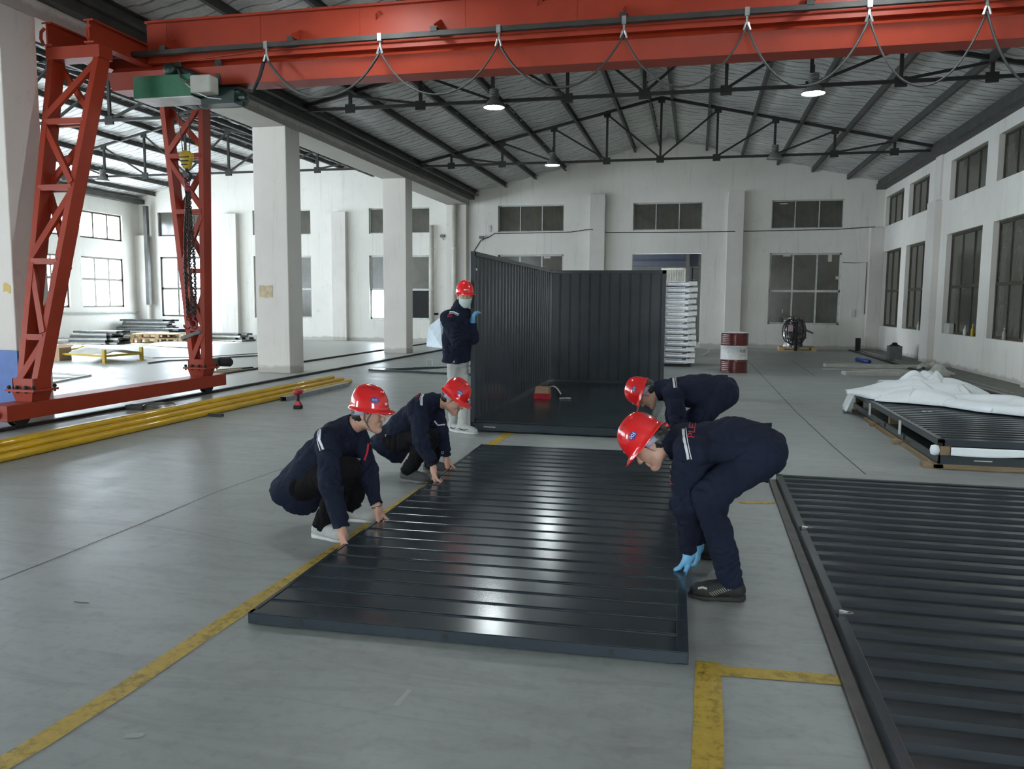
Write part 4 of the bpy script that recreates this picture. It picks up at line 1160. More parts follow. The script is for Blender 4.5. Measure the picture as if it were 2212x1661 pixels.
# ------------------------------------------------------------------ corner pipes, cable and fittings on the back wall
for x, r, y, lb in ((-9.55, .085, YB - .14, 'left of the corner pilaster'), (-8.6, .1, YB - .38, 'in front of the corner pilaster')):
    pz_ = thing('down_pipe', 'white plastic downpipe ' + lb, 'pipe', (x, y, 0))
    local(MB().tube([(0, 0, .4 if r > .09 else .6), (0, 0, 4.3 if r < .09 else 4.98)], r, 16).build('pipe_wall', M['pipew'], smooth=True), pz_)
    for z in (1.9, 3.4): local(MB().lathe([(r + .004, z), (r + .018, z + .01), (r + .018, z + .07), (r + .004, z + .08)], 16).build('pipe_clip', M['pipew']), pz_)
cpts = [(-8.0, 3.3), (-7.7, 3.75), (-7.4, 3.85), (-7.2, 3.98), (-6, 3.98), (-4.4, 4.0), (-3.7, 4.07), (-3.1, 3.97), (-1, 3.95), (1, 3.93), (2.2, 3.96), (4.4, 3.98), (5.4, 4.02), (5.6, 4.02)]
tag(MB().tube([(x, YB - .03 - (.22 if -3.8 < x < -3.1 or .9 < x < 1.6 or x > 5.3 else 0), z) for x, z in cpts], .014, 6).build('wall_cable', M['blackp'], smooth=True), 'thin dark cable running along the back wall under the upper windows', 'cable')
tag(MB().tube([(4.7, YB - .02, 2.9), (5.1, YB - .03, 2.88), (5.45, YB - .03, 2.9), (5.45, YB - .03, 1.2)], .012, 6).build('wall_cable', M['cable'], smooth=True), 'short cable on the back wall right of the large window', 'cable')
for p, lb in (((1040, 517), 'flood lamp on the back wall just right of the corner'), ((956, 514), 'flood lamp on the wall left of the corner pipes')):
    c = ony(p[0], p[1], YB - .12)
    t = thing('flood_lamp', lb, 'lamp', tuple(c))
    local(MB().box(-.08, .08, -.05, .03, .02, .12).build('lamp_head', M['greybox'], bevel=.01), t)
    local(MB().tube([(0, .12, -.05), (0, .02, -.02), (0, 0, .03)], .015, 6).build('bracket', M['wood']), t)
sw = ony(1058, 494, YB - .02)
tag(MB().box(sw.x - .05, sw.x + .05, YB - .04, YB, sw.z - .12, sw.z + .12).build('switch_box', M['white'], bevel=.008), 'white switch box on the back wall near the corner', 'switch box')
sw = ony(1842, 676, YB - .02)
tag(MB().box(sw.x - .07, sw.x + .07, YB - .04, YB, sw.z - .14, sw.z + .14).build('socket_box', M['white'], bevel=.008), 'recessed socket box on the back wall right of the large window', 'socket box')
sw = ony(939, 678, YB - .02)
tag(MB().box(sw.x - .14, sw.x + .14, YB - .06, YB, sw.z - .04, sw.z + .04).build('wall_fitting', M['blackp'], bevel=.008), 'small dark fitting on the wall left of the standing worker', 'fitting')
gp = onx(302, 560, XL + .4)
tag(MB().box(XL + .45, XL + .6, YB - .35, YB - .2, 1.3, 5.2).build('down_duct', M['purlin']), 'square grey duct running down the far corner of the left bay', 'duct')
tag(MB().bar((XL + .06, 20, 1.0), (XL + .06, 28.3, 1.0), .04, .05).build('wall_trunking', M['grey']), 'pale cable trunking along the left wall below its windows', 'trunking')

# ------------------------------------------------------------------ drum, wrapped machine, bin, strips
dc = onz(1585.5, 806)
drum = thing('steel_drum', 'maroon steel drum with a white middle band standing before the back wall', 'drum', (dc.x, dc.y + .28, 0))
R_, H_ = .29, .885
def band(z0, z1, ribs):
    pr = [(R_, z0)]
    n = ribs
    for k in range(n):
        z = z0 + (z1 - z0) * (k + .8) / (n + 1)
        pr += [(R_, z - .012), (R_ + .007, z), (R_, z + .012)]
    pr.append((R_, z1)); return pr
local(MB().lathe([(.001, .0), (R_ - .01, 0), (R_ + .008, .005), (R_ + .008, .02)] + band(.025, .285, 5), 40).build('lower_shell', M['maroon'], smooth=True), drum)
local(MB().lathe([(R_, .285), (R_ + .01, .295), (R_, .305), (R_, .575), (R_ + .01, .585), (R_, .595)], 40).build('white_band', M['white'], smooth=True), drum)
local(MB().lathe(band(.595, .865, 6) + [(R_ + .006, .868)], 40).build('upper_shell', M['maroon'], smooth=True), drum)
local(MB().lathe([(R_ + .006, .866), (R_ + .01, .875), (R_ + .004, .885), (R_ - .015, .885), (R_ - .015, .865), (.001, .865)], 40).build('lid_rim', M['white'], smooth=True), drum)
def text_mesh(txt, size, extrude=0.0, align='CENTER'):
    cu = bpy.data.curves.new('txt', 'FONT'); cu.body = txt; cu.size = size; cu.extrude = extrude; cu.align_x = align; cu.align_y = 'CENTER'
    cu.resolution_u = 3
    ob = bpy.data.objects.new('txt', cu); COL.objects.link(ob)
    me = bpy.data.meshes.new_from_object(ob)
    bpy.data.objects.remove(ob, do_unlink=True)
    bm2 = bmesh.new(); bm2.from_mesh(me)
    bmesh.ops.triangulate(bm2, faces=bm2.faces)
    for _ in range(2):
        es = [e for e in bm2.edges if e.calc_length() > size * .12]
        if es: bmesh.ops.subdivide_edges(bm2, edges=es, cuts=1); bmesh.ops.triangulate(bm2, faces=bm2.faces)
    vs = [v.co.copy() for v in bm2.verts]; bm2.verts.index_update()
    fs = [tuple(v.index for v in f.verts) for f in bm2.faces]
    bm2.free(); return vs, fs
def drum_text(txt, size, ang, z, mat):
    vs, fs = text_mesh(txt, size)
    out = []
    for v in vs:
        a = math.radians(ang) + v.x / R_
        out.append(((R_ + .002) * math.cos(a), (R_ + .002) * math.sin(a), z + v.y))
    local(MB().add(out, fs).build('drum_lettering', M[mat]), drum)
drum_text('卓昌', .085, -54, .48, 'maroon'); drum_text('ZHUOCH', .03, -52, .385, 'blackp'); drum_text('-C 8', .03, -116, .46, 'greybox'); drum_text('————', .03, -116, .39, 'greybox')

pm = onz(1722, 758)
pallet('timber_pallet', (pm.x, pm.y + .2, 0), 1.15, .7, .13, 0, 'small timber pallet under the wrapped machine by the back wall')
wm = thing('wrapped_machine', 'machine wrapped in clear film with black hoses looped over it', 'machine', (pm.x - .12, pm.y + .2, .131))
def blob(u, v):
    a = 2 * PI * u; z = 1.0 * v
    r = (.36 - .1 * v + .05 * math.sin(3 * a + 4 * v) + .03 * math.sin(7 * a + 9 * v)) * (1 if v < .97 else .02) * (.72 if v < .25 else 1)
    return (r * math.cos(a) * 1.05, r * math.sin(a) * .8, z)
local(MB().grid(blob, 28, 22).build('machine_body', simple('film_wrap', (120, 118, 116), .22, .5, .5, 9)), wm)
for k in range(5):
    s = 1 if k % 2 else -1
    local(MB().tube([(s * (.2 + .03 * k) + (.24 + .015 * k) * math.cos(a) * .6 - .12 * s, -.34 - .012 * k, .5 + (.43 - .02 * k) * math.sin(a)) for a in [2 * PI * j / 30 for j in range(30)]], .017, 6, closed=True).build('hose_loop', M['blackp'], smooth=True), wm)
local(MB().box(.0, .09, -.42, -.34, -.12, .8).build('hose_end', M['blackp'], bevel=.02), wm)
local(MB().box(-.2, .1, -.36, -.3, .5, .72).build('label_plate', simple('pale_pink_label', (190, 160, 160), .5)), wm)
local(MB().bar((.2, -.2, .62), (.58, -.25, .45), .1, .06).build('arm', M['greybox']), wm)
po = onz(1850, 757)
tag(MB().box(po.x - .07, po.x + .07, 28.2, 28.34, 0, .42).build('floor_stub', M['dark']), 'short black stub post standing at the back wall', 'post')
bn = onz(1956, 779)
bt = thing('metal_bin', 'square grey tin bin with a dark bag in it, by the right wall', 'bin', (bn.x - .3, bn.y - 0, 0))
local(MB().box(-.16, .16, -.2, .14, 0, .4).build('bin_body', M['greybox'], bevel=.006), bt)
local(MB().lathe([(.13, .39), (.14, .41), (.06, .45), (.08, .47), (.03, .49), (.001, .46)], 9, (0, -.02, 0)).build('bin_bag', M['blackp']), bt)
ta_, tb_ = onz(1851, 776, .05), onz(1878, 781, .05)
tag(MB().tube([ta_, tb_ + (tb_ - ta_) * .0], .05, 12).build('blue_tube', M['bluetube'], smooth=True), 'blue plastic tube lying on the floor near the back wall', 'tube')
for a, b, w_, h_, lb in (((1781, 792), (2045, 797), .34, .08, 'long folded cardboard strip on the floor, farther one'), ((1822, 810), (2056, 813), .3, .09, 'long grey cardboard strip on the floor, nearer one before the foam')):
    p, q = onz(*a), onz(*b)
    tag(MB().bar(p + Vector((0, 0, h_ / 2)), q + Vector((0, 0, h_ / 2)), w_, h_).build('cardboard_strip', M['paper'], bevel=.006), lb, 'cardboard strip')
random.seed(11)
def crumple(name, c, sx, sy, h, mat, lab, cat, seed, n=14, thick=.003):
    ph = [random.Random(seed + k).uniform(0, 6) for k in range(8)]
    def f(u, v):
        x, y = (u - .5) * sx, (v - .5) * sy
        e = math.sin(PI * u) * math.sin(PI * v)
        z = h * e * (.55 + .45 * math.sin(5 * u + ph[0] + 2 * v)) + .12 * h * math.sin(13 * u + ph[1]) * math.cos(11 * v + ph[2]) + .1 * h
        return (c[0] + x + .06 * sx * math.sin(6 * v + ph[3]), c[1] + y + .06 * sy * math.sin(7 * u + ph[4]), max(c[2] + .004, c[2] + z))
    return tag(MB().grid(f, n, n).build(name, mat, smooth=False, solid=thick, org=c), lab, cat)
c = onz(2035, 797) + Vector((-.35, -.1, 0)); crumple('torn_paper', c, .5, .5, .35, M['paper'], 'torn grey paper standing up at the end of the farther cardboard strip', 'paper', 3)
c = onz(2033, 806); crumple('torn_paper', c + Vector((-.1, -.1, 0)), .5, .3, .2, M['paper'], 'crumpled grey paper by the right wall above the foam', 'paper', 5)
c = onz(1880, 800); crumple('torn_paper', c, 1.9, .25, .06, M['paper'], 'ragged white paper edge lying between the two cardboard strips', 'paper', 7)
c = onz(2150, 824); crumple('small_rubbish', c, .18, .12, .1, M['greybox'], 'small grey lump of rubbish at the foot of the right wall', 'rubbish', 8)
# bottles and a block on the window ledges
def bottle(px, py, x, lab, mat, h=.22):
    c = onx(px, py, x)
    t = thing('ledge_bottle', lab, 'bottle', (c.x, c.y, .832 if True else c.z))
    local(MB().lathe([(.001, 0), (.035, 0), (.04, .01), (.04, h * .55), (.014, h * .78), (.014, h * .9)], 14).build('bottle_body', mat, smooth=True), t)
    local(MB().lathe([(.017, h * .9), (.017, h), (.001, h)], 10).build('bottle_cap', M['white']), t)
bottle(1983, 713, XR + .06, 'white bottle on the ledge of the second right wall window', M['white'])
bottle(2084, 722, XR + .06, 'white bottle on the window ledge, middle one', M['white'])
bottle(2101, 718, XR + .06, 'yellow bottle standing on the right wall window ledge', M['yellow2'], .26)
bottle(2169, 728, XR + .06, 'grey bottle on the ledge of the window nearest the camera', M['grey'], .24)
c = onx(2050, 712, XR + .07)
tag(MB().box(XR + .01, XR + .12, c.y - .2, c.y + .2, .831, 1.08).build('foam_block', M['paper'], bevel=.01), 'grey block standing on the right wall window ledge', 'block')
for i, (px_, py_) in enumerate(((1994, 685), (1934, 585))):
    pass

# ------------------------------------------------------------------ stacked panels with foam on the right
SX0, SX1, SY0, SY1 = 2.22, 4.35, 7.98, 12.15
for i, (y, lb) in enumerate(((SY0 + .02, 'nearest'), (9.3, 'second'), (10.6, 'third'), (11.9, 'farthest'))):
    t = tag(MB().box(SX0 - .12 + .03 * i, SX1, y, y + .12, 0, .047).build('timber_bearer', M['ply'], bevel=.004, org=(SX0, y, 0)), lb + ' timber bearer under the stacked steel panels', 'timber', 'bearers under the panel stack')
for i, (a, b) in enumerate(((8.0, 9.2), (9.45, 10.5), (10.75, 11.2))):
    tag(MB().box(SX0 - .03, SX0 + .05, a, b, 0.0, .04).build('timber_strip', M['ply'], org=(SX0, a, 0)), ['near', 'middle', 'far'][i] + ' strip of plywood along the left foot of the panel stack', 'timber')
lo = thing('stacked_panel', 'lower dark steel panel of the stack on timber bearers', 'steel panel', (SX0, SY0, .048))
local(MB().box(0, 2.1, 0, .02, 0, .08).box(0, .02, 0, 4.1, 0, .08).box(2.08, 2.1, 0, 4.1, 0, .08).box(0, 2.1, 4.08, 4.1, 0, .08).box(.0, 2.1, 0, 4.1, .07, .078).build('panel_body', M['black'], bevel=.003), lo)
local(MB().box(.3, .45, -.002, 0.0, .04, .048).build('maker_plate', M['white']), lo)
for k, y in enumerate((1.2, 2.1)): local(MB().box(-.002, .0, y, y + .08, .02, .07).build('fork_slot', M['dark']), lo)
for i, (x, y) in enumerate(((SX0 + .02, SY0 + .03), (SX0 + 1.1, SY0 + .03), (SX0 + .02, SY0 + 2.0), (SX0 + .02, SY0 + 4.0))):
    tag(MB().box(x, x + .09, y, y + .09, .128, .213).build('timber_spacer', M['ply'], org=(x, y, .128)), ['timber spacer at the near corner between the two stacked panels', 'timber spacer in the middle of the near side between the panels', 'timber spacer halfway along the left side between the panels', 'timber spacer at the far left corner between the stacked panels'][i], 'timber')
up = thing('stacked_panel', 'upper dark ribbed steel panel of the stack, under the white foam', 'steel panel', (SX0, SY0, .215))
local(rib_sheet(2.1, 4.15, .115, .08, 'trap', .06, 35, .036), up).name if False else None
ms = MB(); pr_ = []
for k in range(26):
    y = .1 + k * .155
    pr_ += [(y - .045, .022), (y - .03, .056), (y + .03, .056), (y + .045, .022)]
for y, z in pr_: ms.v += [(.05, y, z), (2.05, y, z)]
for i in range(len(pr_) - 1): ms.f.append((2 * i, 2 * i + 1, 2 * i + 3, 2 * i + 2))
local(ms.build('ribbed_sheet', M['black2']), up)
local(MB().box(0, 2.1, 0, .05, 0, .062).box(0, .05, 0, 4.15, 0, .062).box(2.05, 2.1, 0, 4.15, 0, .062).box(0, 2.1, 4.1, 4.15, 0, .062).build('edge_frame', M['black'], bevel=.003), up)
local(MB().box(-.003, .03, -.003, .03, .002, .028).build('corner_hole', M['dark']), up)
sq = onz(2003, 889, .27)
tag(MB().box(sq.x - .05, sq.x - .01, sq.y - .03, sq.y + .03, .268, .272).box(sq.x + .01, sq.x + .05, sq.y - .03, sq.y + .03, .268, .272).build('small_sticker', M['white']), 'small white sticker on the ribs of the upper stacked panel', 'sticker')
for i, y in enumerate((9.35, 10.9)):
    t = tag(MB().box(SX0 - .02, SX0 - .004, y, y + .07, .10, .25).build('plastic_clip', M['white'], bevel=.004), ['near', 'far'][i] + ' white plastic clip on the left side of the panel stack', 'clip')
# foam film between the panels at the near end
def skirt(u, v):
    return (SX0 + .1 + 1.9 * u, SY0 - .01 - .015 * math.sin(9 * u) * v, .21 - (.05 + .03 * math.sin(5 * u + 1)) * v)
tag(MB().grid(skirt, 30, 4).build('foam_liner', M['foam'], smooth=True, solid=.003), 'white foam liner hanging out between the two stacked panels', 'foam')
tag(MB().lathe([(.001, -.05), (.035, -.04), (.045, 0), (.035, .04), (.001, .05)], 12, (SX0 - .02, SY0 + .05, .17)).build('foam_wad', M['foam'], smooth=True), 'white foam wad bulging out at the near corner of the panel stack', 'foam')

# rumpled foam sheets on top: heaped at the far end, a long roll toward the right
def foam(name, path, widths, heights, seed, lab, nu=60, nv=30, z0=.285):
    rnd = random.Random(seed); ph = [rnd.uniform(0, 6.28) for _ in range(8)]
    path = [Vector(p) for p in path]; n = len(path) - 1
    def at(arr, u):
        f = u * (len(arr) - 1); i = min(int(f), len(arr) - 2); t = f - i; t = t * t * (3 - 2 * t)
        a, b = arr[i], arr[i + 1]
        return a * (1 - t) + b * t
    def f(u, v):
        c = at(path, u); d = (at(path, min(1, u + .02)) - at(path, max(0, u - .02))).normalized()
        s = Vector((-d.y, d.x, 0)); w = at(widths, u); h = at(heights, u)
        q = 2 * v - 1
        prof = max(0, 1 - abs(q) ** 2.6)
        ripple = .16 * math.sin(7 * q + 5 * u + ph[0]) + .12 * math.sin(15 * u + 3 * q + ph[1]) + .07 * math.sin(23 * u - 9 * q + ph[2])
        z = z0 + h * prof ** .6 * (1 + ripple) + .006
        edge = 1 + .1 * math.sin(11 * u + ph[3]) + .06 * math.sin(25 * u + ph[4])
        p = c + s * q * w * edge * .5 + d * .04 * math.sin(5 * q + ph[5])
        return (p.x, p.y, z if abs(q) < .999 else z0 + .004)
    return tag(MB().grid(f, nu, nv).build(name, M['foam'], smooth=True, solid=.006), lab, 'foam sheet')
foam('foam_sheet', [(2.18, 12.0, 0), (2.6, 11.75, 0), (3.0, 11.75, 0), (3.5, 11.7, 0), (3.75, 11.6, 0)], [.7, 1.5, 1.6, 1.4, .6], [.03, .16, .2, .17, .05], 3, 'big heap of rumpled white foam sheet at the far end of the panel stack')
foam('foam_sheet', [(2.35, 11.2, 0), (2.75, 11.1, 0), (3.2, 10.9, 0), (3.7, 10.35, 0), (4.2, 9.75, 0), (4.55, 9.4, 0)], [.5, .8, .85, .9, .95, .9], [.05, .16, .1, .13, .12, .12], 6, 'long folded white foam sheet trailing right across the panel stack')
foam('foam_sheet', [(2.9, 12.2, 0), (3.02, 12.0, 0), (3.15, 11.8, 0), (3.3, 11.6, 0)], [.5, .9, .9, .4], [.1, .27, .26, .05], 9, 'peaked fold of white foam rising above the heap', 30, 30)
hp_ = onz(1825, 850, .25)
tag(MB().grid(lambda u, v: (SX0 - .03 - .12 * v * (1 + .3 * math.sin(6 * u)), 11.75 + .4 * u, .29 - .26 * v ** 1.3 + .02 * math.sin(8 * u)), 8, 8).build('foam_flap', M['foam'], smooth=True, solid=.003), 'torn white foam flap hanging down the far left corner of the panel stack', 'foam')
crumple('plastic_wrap', Vector((4.0, 12.6, .0)), .9, .8, .33, simple('brownish_film', (150, 142, 118), .25, .2, .4, 12), 'heap of glossy brownish plastic wrap behind the foam by the right kerb', 'plastic wrap', 15, 18)
# ------------------------------------------------------------------ smooth bodies from blended solids
def hashn(ix, iy, iz):
    h = (ix * 374761393 + iy * 668265263 + iz * 2147483647 + 1274126177) & 0x7fffffff
    h = ((h ^ (h >> 13)) * 1274126177) & 0x7fffffff
    return ((h ^ (h >> 16)) & 0xffff) / 65535.0
def vnoise(P):
    i = np.floor(P).astype(np.int64); f = P - i; f = f * f * (3 - 2 * f)
    r = 0
    for dx in (0, 1):
        for dy in (0, 1):
            for dz in (0, 1):
                w = (f[:, 0] if dx else 1 - f[:, 0]) * (f[:, 1] if dy else 1 - f[:, 1]) * (f[:, 2] if dz else 1 - f[:, 2])
                r = r + w * hashn(i[:, 0] + dx, i[:, 1] + dy, i[:, 2] + dz)
    return r
class Sdf:
    def __init__(s): s.p = []
    def cone(s, a, b, ra, rb=None, k=.02, flat=None, clips=None, op='add'):
        s.p.append(dict(t='c', a=np.array(a, float), b=np.array(b, float), ra=ra, rb=ra if rb is None else rb, k=k, flat=flat, clips=clips, op=op)); return s
    def ell(s, c, r, R=None, k=.015, clips=None, op='add'):
        s.p.append(dict(t='e', c=np.array(c, float), r=np.array(r, float), R=np.eye(3) if R is None else np.array(R, float), k=k, clips=clips, op=op)); return s
    def bbox(s, q):
        if q['t'] == 'c':
            m = max(q['ra'], q['rb']) * (max(1, q['flat'][1]) if q['flat'] else 1)
            return np.minimum(q['a'], q['b']) - m, np.maximum(q['a'], q['b']) + m
        m = q['r'].max(); return q['c'] - m, q['c'] + m
    def dist(s, q, P):
        if q['t'] == 'c':
            a, b = q['a'], q['b']
            X = P - a; ba = b - a
            if q['flat']:
                n, sc = np.array(q['flat'][0], float), q['flat'][1]
                n = n / np.linalg.norm(n)
                ks = (1 / sc - 1)
                X = X + np.multiply.outer(X @ n, n) * ks
                ba = ba + n * (ba @ n) * ks
            L2 = ba @ ba + 1e-12
            t = np.clip((X @ ba) / L2, 0, 1)
            d = np.sqrt((((X - np.multiply.outer(t, ba)) ** 2).sum(-1))) - (q['ra'] + (q['rb'] - q['ra']) * t)
        else:
            X = (P - q['c']) @ q['R']
            u = X / q['r']; l = np.sqrt((u * u).sum(-1)) + 1e-9
            g = np.sqrt(((X / (q['r'] ** 2)) ** 2).sum(-1)) + 1e-9
            d = l * (l - 1) / g
        if q['clips']:
            for c, n in q['clips']:
                d = np.maximum(d, (P - np.array(c, float)) @ np.array(n, float))
        return d
    def mesh(s, h, gclip=None, mod=None):
        lo = np.min([s.bbox(q)[0] for q in s.p if q['op'] == 'add'], 0) - 3 * h; hi = np.max([s.bbox(q)[1] for q in s.p if q['op'] == 'add'], 0) + 3 * h
        n = np.ceil((hi - lo) / h).astype(int) + 1
        D = np.full(n, .08, np.float32)
        ax = [lo[i] + h * np.arange(n[i]) for i in range(3)]
        for q in s.p:
            a, b = s.bbox(q); mg = q['k'] + 3 * h
            i0 = np.maximum(0, np.floor((a - mg - lo) / h).astype(int)); i1 = np.minimum(n, np.ceil((b + mg - lo) / h).astype(int) + 1)
            if (i1 <= i0).any(): continue
            sl = tuple(slice(i0[i], i1[i]) for i in range(3))
            G = np.stack(np.meshgrid(ax[0][sl[0]], ax[1][sl[1]], ax[2][sl[2]], indexing='ij'), -1)
            d = s.dist(q, G); o = D[sl]; k = q['k'] + 1e-9
            if q['op'] == 'add':
                hh_ = np.clip(.5 + .5 * (o - d) / k, 0, 1)
                D[sl] = o * (1 - hh_) + d * hh_ - k * hh_ * (1 - hh_)
            elif q['op'] == 'sub':
                hh_ = np.clip(.5 - .5 * (o + d) / k, 0, 1)
                D[sl] = o * (1 - hh_) - d * hh_ + k * hh_ * (1 - hh_)
        if gclip:
            G = np.stack(np.meshgrid(*ax, indexing='ij'), -1)
            for c, nn in gclip: D = np.maximum(D, (G - np.array(c, float)) @ np.array(nn, float))
        return surface(D, lo, h)
def surface(D, lo, h):
    S = D < 0
    C = S[:-1, :-1, :-1].astype(np.int8)
    tot = np.zeros_like(C)
    for dx in (0, 1):
        for dy in (0, 1):
            for dz in (0, 1):
                tot += S[dx:S.shape[0] - 1 + dx, dy:S.shape[1] - 1 + dy, dz:S.shape[2] - 1 + dz]
    act = (tot > 0) & (tot < 8)
    idx = np.argwhere(act)
    if len(idx) == 0: return np.zeros((0, 3)), []
    vm = -np.ones(act.shape, np.int64); vm[act] = np.arange(len(idx))
    acc = np.zeros((len(idx), 3)); cnt = np.zeros(len(idx))
    cor = [(a, b, c) for a in (0, 1) for b in (0, 1) for c in (0, 1)]
    val = {c: D[idx[:, 0] + c[0], idx[:, 1] + c[1], idx[:, 2] + c[2]] for c in cor}
    for c in cor:
        for a in range(3):
            if c[a] == 0:
                c2 = list(c); c2[a] = 1; c2 = tuple(c2)
                v0, v1 = val[c], val[c2]; m = (v0 < 0) != (v1 < 0)
                t = np.where(m, v0 / (v0 - v1 + 1e-12), 0)
                p = np.tile(np.array(c, float), (len(idx), 1)); p[:, a] += t
                acc[m] += p[m]; cnt[m] += 1
    V_ = lo + h * (idx + acc / cnt[:, None])
    F = []
    for a in range(3):
        b, c = (a + 1) % 3, (a + 2) % 3
        s0 = [slice(0, D.shape[i] - 1) if i == a else slice(1, D.shape[i] - 1) for i in range(3)]
        s1 = [slice(1, D.shape[i]) if i == a else slice(1, D.shape[i] - 1) for i in range(3)]
        A_, B_ = S[tuple(s0)], S[tuple(s1)]
        m = np.argwhere(A_ != B_)
        if len(m) == 0: continue
        ins = A_[m[:, 0], m[:, 1], m[:, 2]]
        m = m + np.array([0 if i == a else 1 for i in range(3)])
        eb = np.eye(3, dtype=int)[b]; ec = np.eye(3, dtype=int)[c]
        q = [vm[tuple((m - eb - ec).T)], vm[tuple((m - ec).T)], vm[tuple(m.T)], vm[tuple((m - eb).T)]]
        q = np.stack(q, 1)
        q[~ins] = q[~ins][:, ::-1]
        F.append(q)
    return V_, np.concatenate(F)
def np_obj(name, V_, F, mat, parent, smooth=True):
    me = bpy.data.meshes.new(name)
    me.vertices.add(len(V_)); me.vertices.foreach_set('co', np.asarray(V_, np.float32).ravel())
    F = np.asarray(F); me.loops.add(F.size); me.loops.foreach_set('vertex_index', F.ravel().astype(np.int32))
    me.polygons.add(len(F)); me.polygons.foreach_set('loop_start', np.arange(0, F.size, F.shape[1], dtype=np.int32))
    me.polygons.foreach_set('loop_total', np.full(len(F), F.shape[1], np.int32))
    me.update(calc_edges=True); me.validate()
    me.polygons.foreach_set('use_smooth', [smooth] * len(me.polygons))
    me.materials.append(mat)
    o = bpy.data.objects.new(name, me); COL.objects.link(o)
    if parent is not None: attach(o, parent)
    return o
def vnormals(V_, F):
    n = np.cross(V_[F[:, 2]] - V_[F[:, 0]], V_[F[:, 3]] - V_[F[:, 1]])
    N = np.zeros_like(V_)
    for i in range(4): np.add.at(N, F[:, i], n)
    return N / (np.linalg.norm(N, axis=1, keepdims=True) + 1e-12)
def relax(V_, F, it=2, lam=.5):
    for _ in range(it):
        A_ = np.zeros_like(V_); c = np.zeros(len(V_))
        for i in range(4):
            for j in (1, 3):
                np.add.at(A_, F[:, i], V_[F[:, (i + j) % 4]]); np.add.at(c, F[:, i], 1)
        V_ = V_ + lam * (A_ / c[:, None] - V_)
    return V_
def wrinkle(V_, F, segs, amp=.006, seed=0, base=.5):
    """cloth folds: rings across each limb near the joints plus broad creases"""
    N = vnormals(V_, F)
    n1 = vnoise(V_ * 7 + seed * 3.1); n2 = vnoise(V_ * 16 + seed * 1.7)
    d = (1 - np.abs(2 * n1 - 1)) ** 2 * amp * base * 1.4 + (1 - np.abs(2 * n2 - 1)) ** 3 * amp * base * .8
    best = np.full(len(V_), 9.)
    ring = np.zeros(len(V_))
    for (a, b, w0, w1) in segs:
        a, b = np.array(a, float), np.array(b, float); ba = b - a; L = np.linalg.norm(ba)
        t = np.clip(((V_ - a) @ ba) / (L * L), 0, 1)
        dist = np.linalg.norm(V_ - a - np.multiply.outer(t, ba), axis=1)
        ph = t * L * 34 + 7.5 * vnoise(V_ * 6.5 + seed) + 3.5 * np.sin(11 * (V_ @ np.array([.7, .3, -.5])) + seed)
        w = w0 * np.clip(1 - t * 1.9, 0, 1) + w1 * np.clip(1 - (1 - t) * 1.9, 0, 1) + .25
        r = (1 - np.abs(np.sin(ph))) ** 1.4 * amp * w * np.clip(2.2 * vnoise(V_ * 9 + seed * 5.3) - .5, 0, 1.2)
        m = dist < best
        ring[m] = r[m]; best[m] = dist[m]
    fade = np.clip(1 - (best - .12) / .08, 0, 1)
    return V_ - N * (d + ring * fade)[:, None] * 1.0 + N * amp * .5

# ------------------------------------------------------------------ a person
def basis(fwd, up):
    f = Vector(fwd).normalized(); u = Vector(up); u = (u - f * u.dot(f)).normalized(); l = u.cross(f)
    return np.array([f, l, u]).T          # columns: forward, left, up
class HF:
    """head frame: local (forward, left, up) to world"""
    def __init__(s, c, fwd, up, sc=1.0): s.c = np.array(c, float); s.R = basis(fwd, up); s.s = sc
    def __call__(s, x, y, z): return s.c + s.R @ (np.array([x, y, z]) * s.s)
    def d(s, x, y, z): return s.R @ np.array([x, y, z], float)
def head_prims(S, H, neck, grow=0.0, face_only=False):
    g = grow; E = lambda c, r, **k: S.ell(H(*c), np.array(r) * H.s + g, H.R, **k)
    Cn = lambda a, b, ra, rb, **k: S.cone(H(*a), H(*b), ra * H.s + g, rb * H.s + g, **k)
    if not face_only: E((-.014, 0, .028), (.1, .077, .09), k=.01)
    E((.03, 0, -.01), (.062, .066, .085), k=.02)
    E((.03, 0, .045), (.058, .064, .05), k=.02)
    Cn((.022, .028, -.062), (.062, .012, -.092), .036, .024, k=.025); Cn((.022, -.028, -.062), (.062, -.012, -.092), .036, .024, k=.025)
    E((.078, 0, -.096), (.02, .024, .018), k=.015)
    E((.062, .038, -.022), (.026, .024, .024), k=.018); E((.062, -.038, -.022), (.026, .024, .024), k=.018)
    Cn((.084, 0, .018), (.106, 0, -.02), .0095, .013, k=.012); E((.1, .011, -.026), (.009, .007, .006), k=.006); E((.1, -.011, -.026), (.009, .007, .006), k=.006)
    Cn((.080, .044, .03), (.088, .012, .033), .009, .009, k=.012); Cn((.080, -.044, .03), (.088, -.012, .033), .009, .009, k=.012)
    Cn((.086, .018, -.052), (.086, -.018, -.052), .009, .009, k=.008); Cn((.086, .014, -.066), (.086, -.014, -.066), .009, .009, k=.008)
    if face_only: return
    S.ell(H(.096, .031, .012), (.012, .016, .008), H.R, k=.008, op='sub'); S.ell(H(.096, -.031, .012), (.012, .016, .008), H.R, k=.008, op='sub')
    for s in (1, -1):
        E((.079, s * .031, .012), (.011, .013, .010), k=.003)
        E((-.004, s * .078, .002), (.022, .009, .032), k=.008); E((-.006, s * .083, .014), (.02, .008, .018), k=.005); E((.002, s * .079, -.026), (.01, .007, .012), k=.006)
        S.ell(H(.0, s * .088, .004), (.009, .006, .016), H.R, k=.004, op='sub')
    S.cone(H(.094, .016, -.0585), H(.094, -.016, -.0585), .0022, .0022, k=.003, op='sub')
    S.cone(H(-.028, 0, -.05), neck, .056, .06, k=.03)
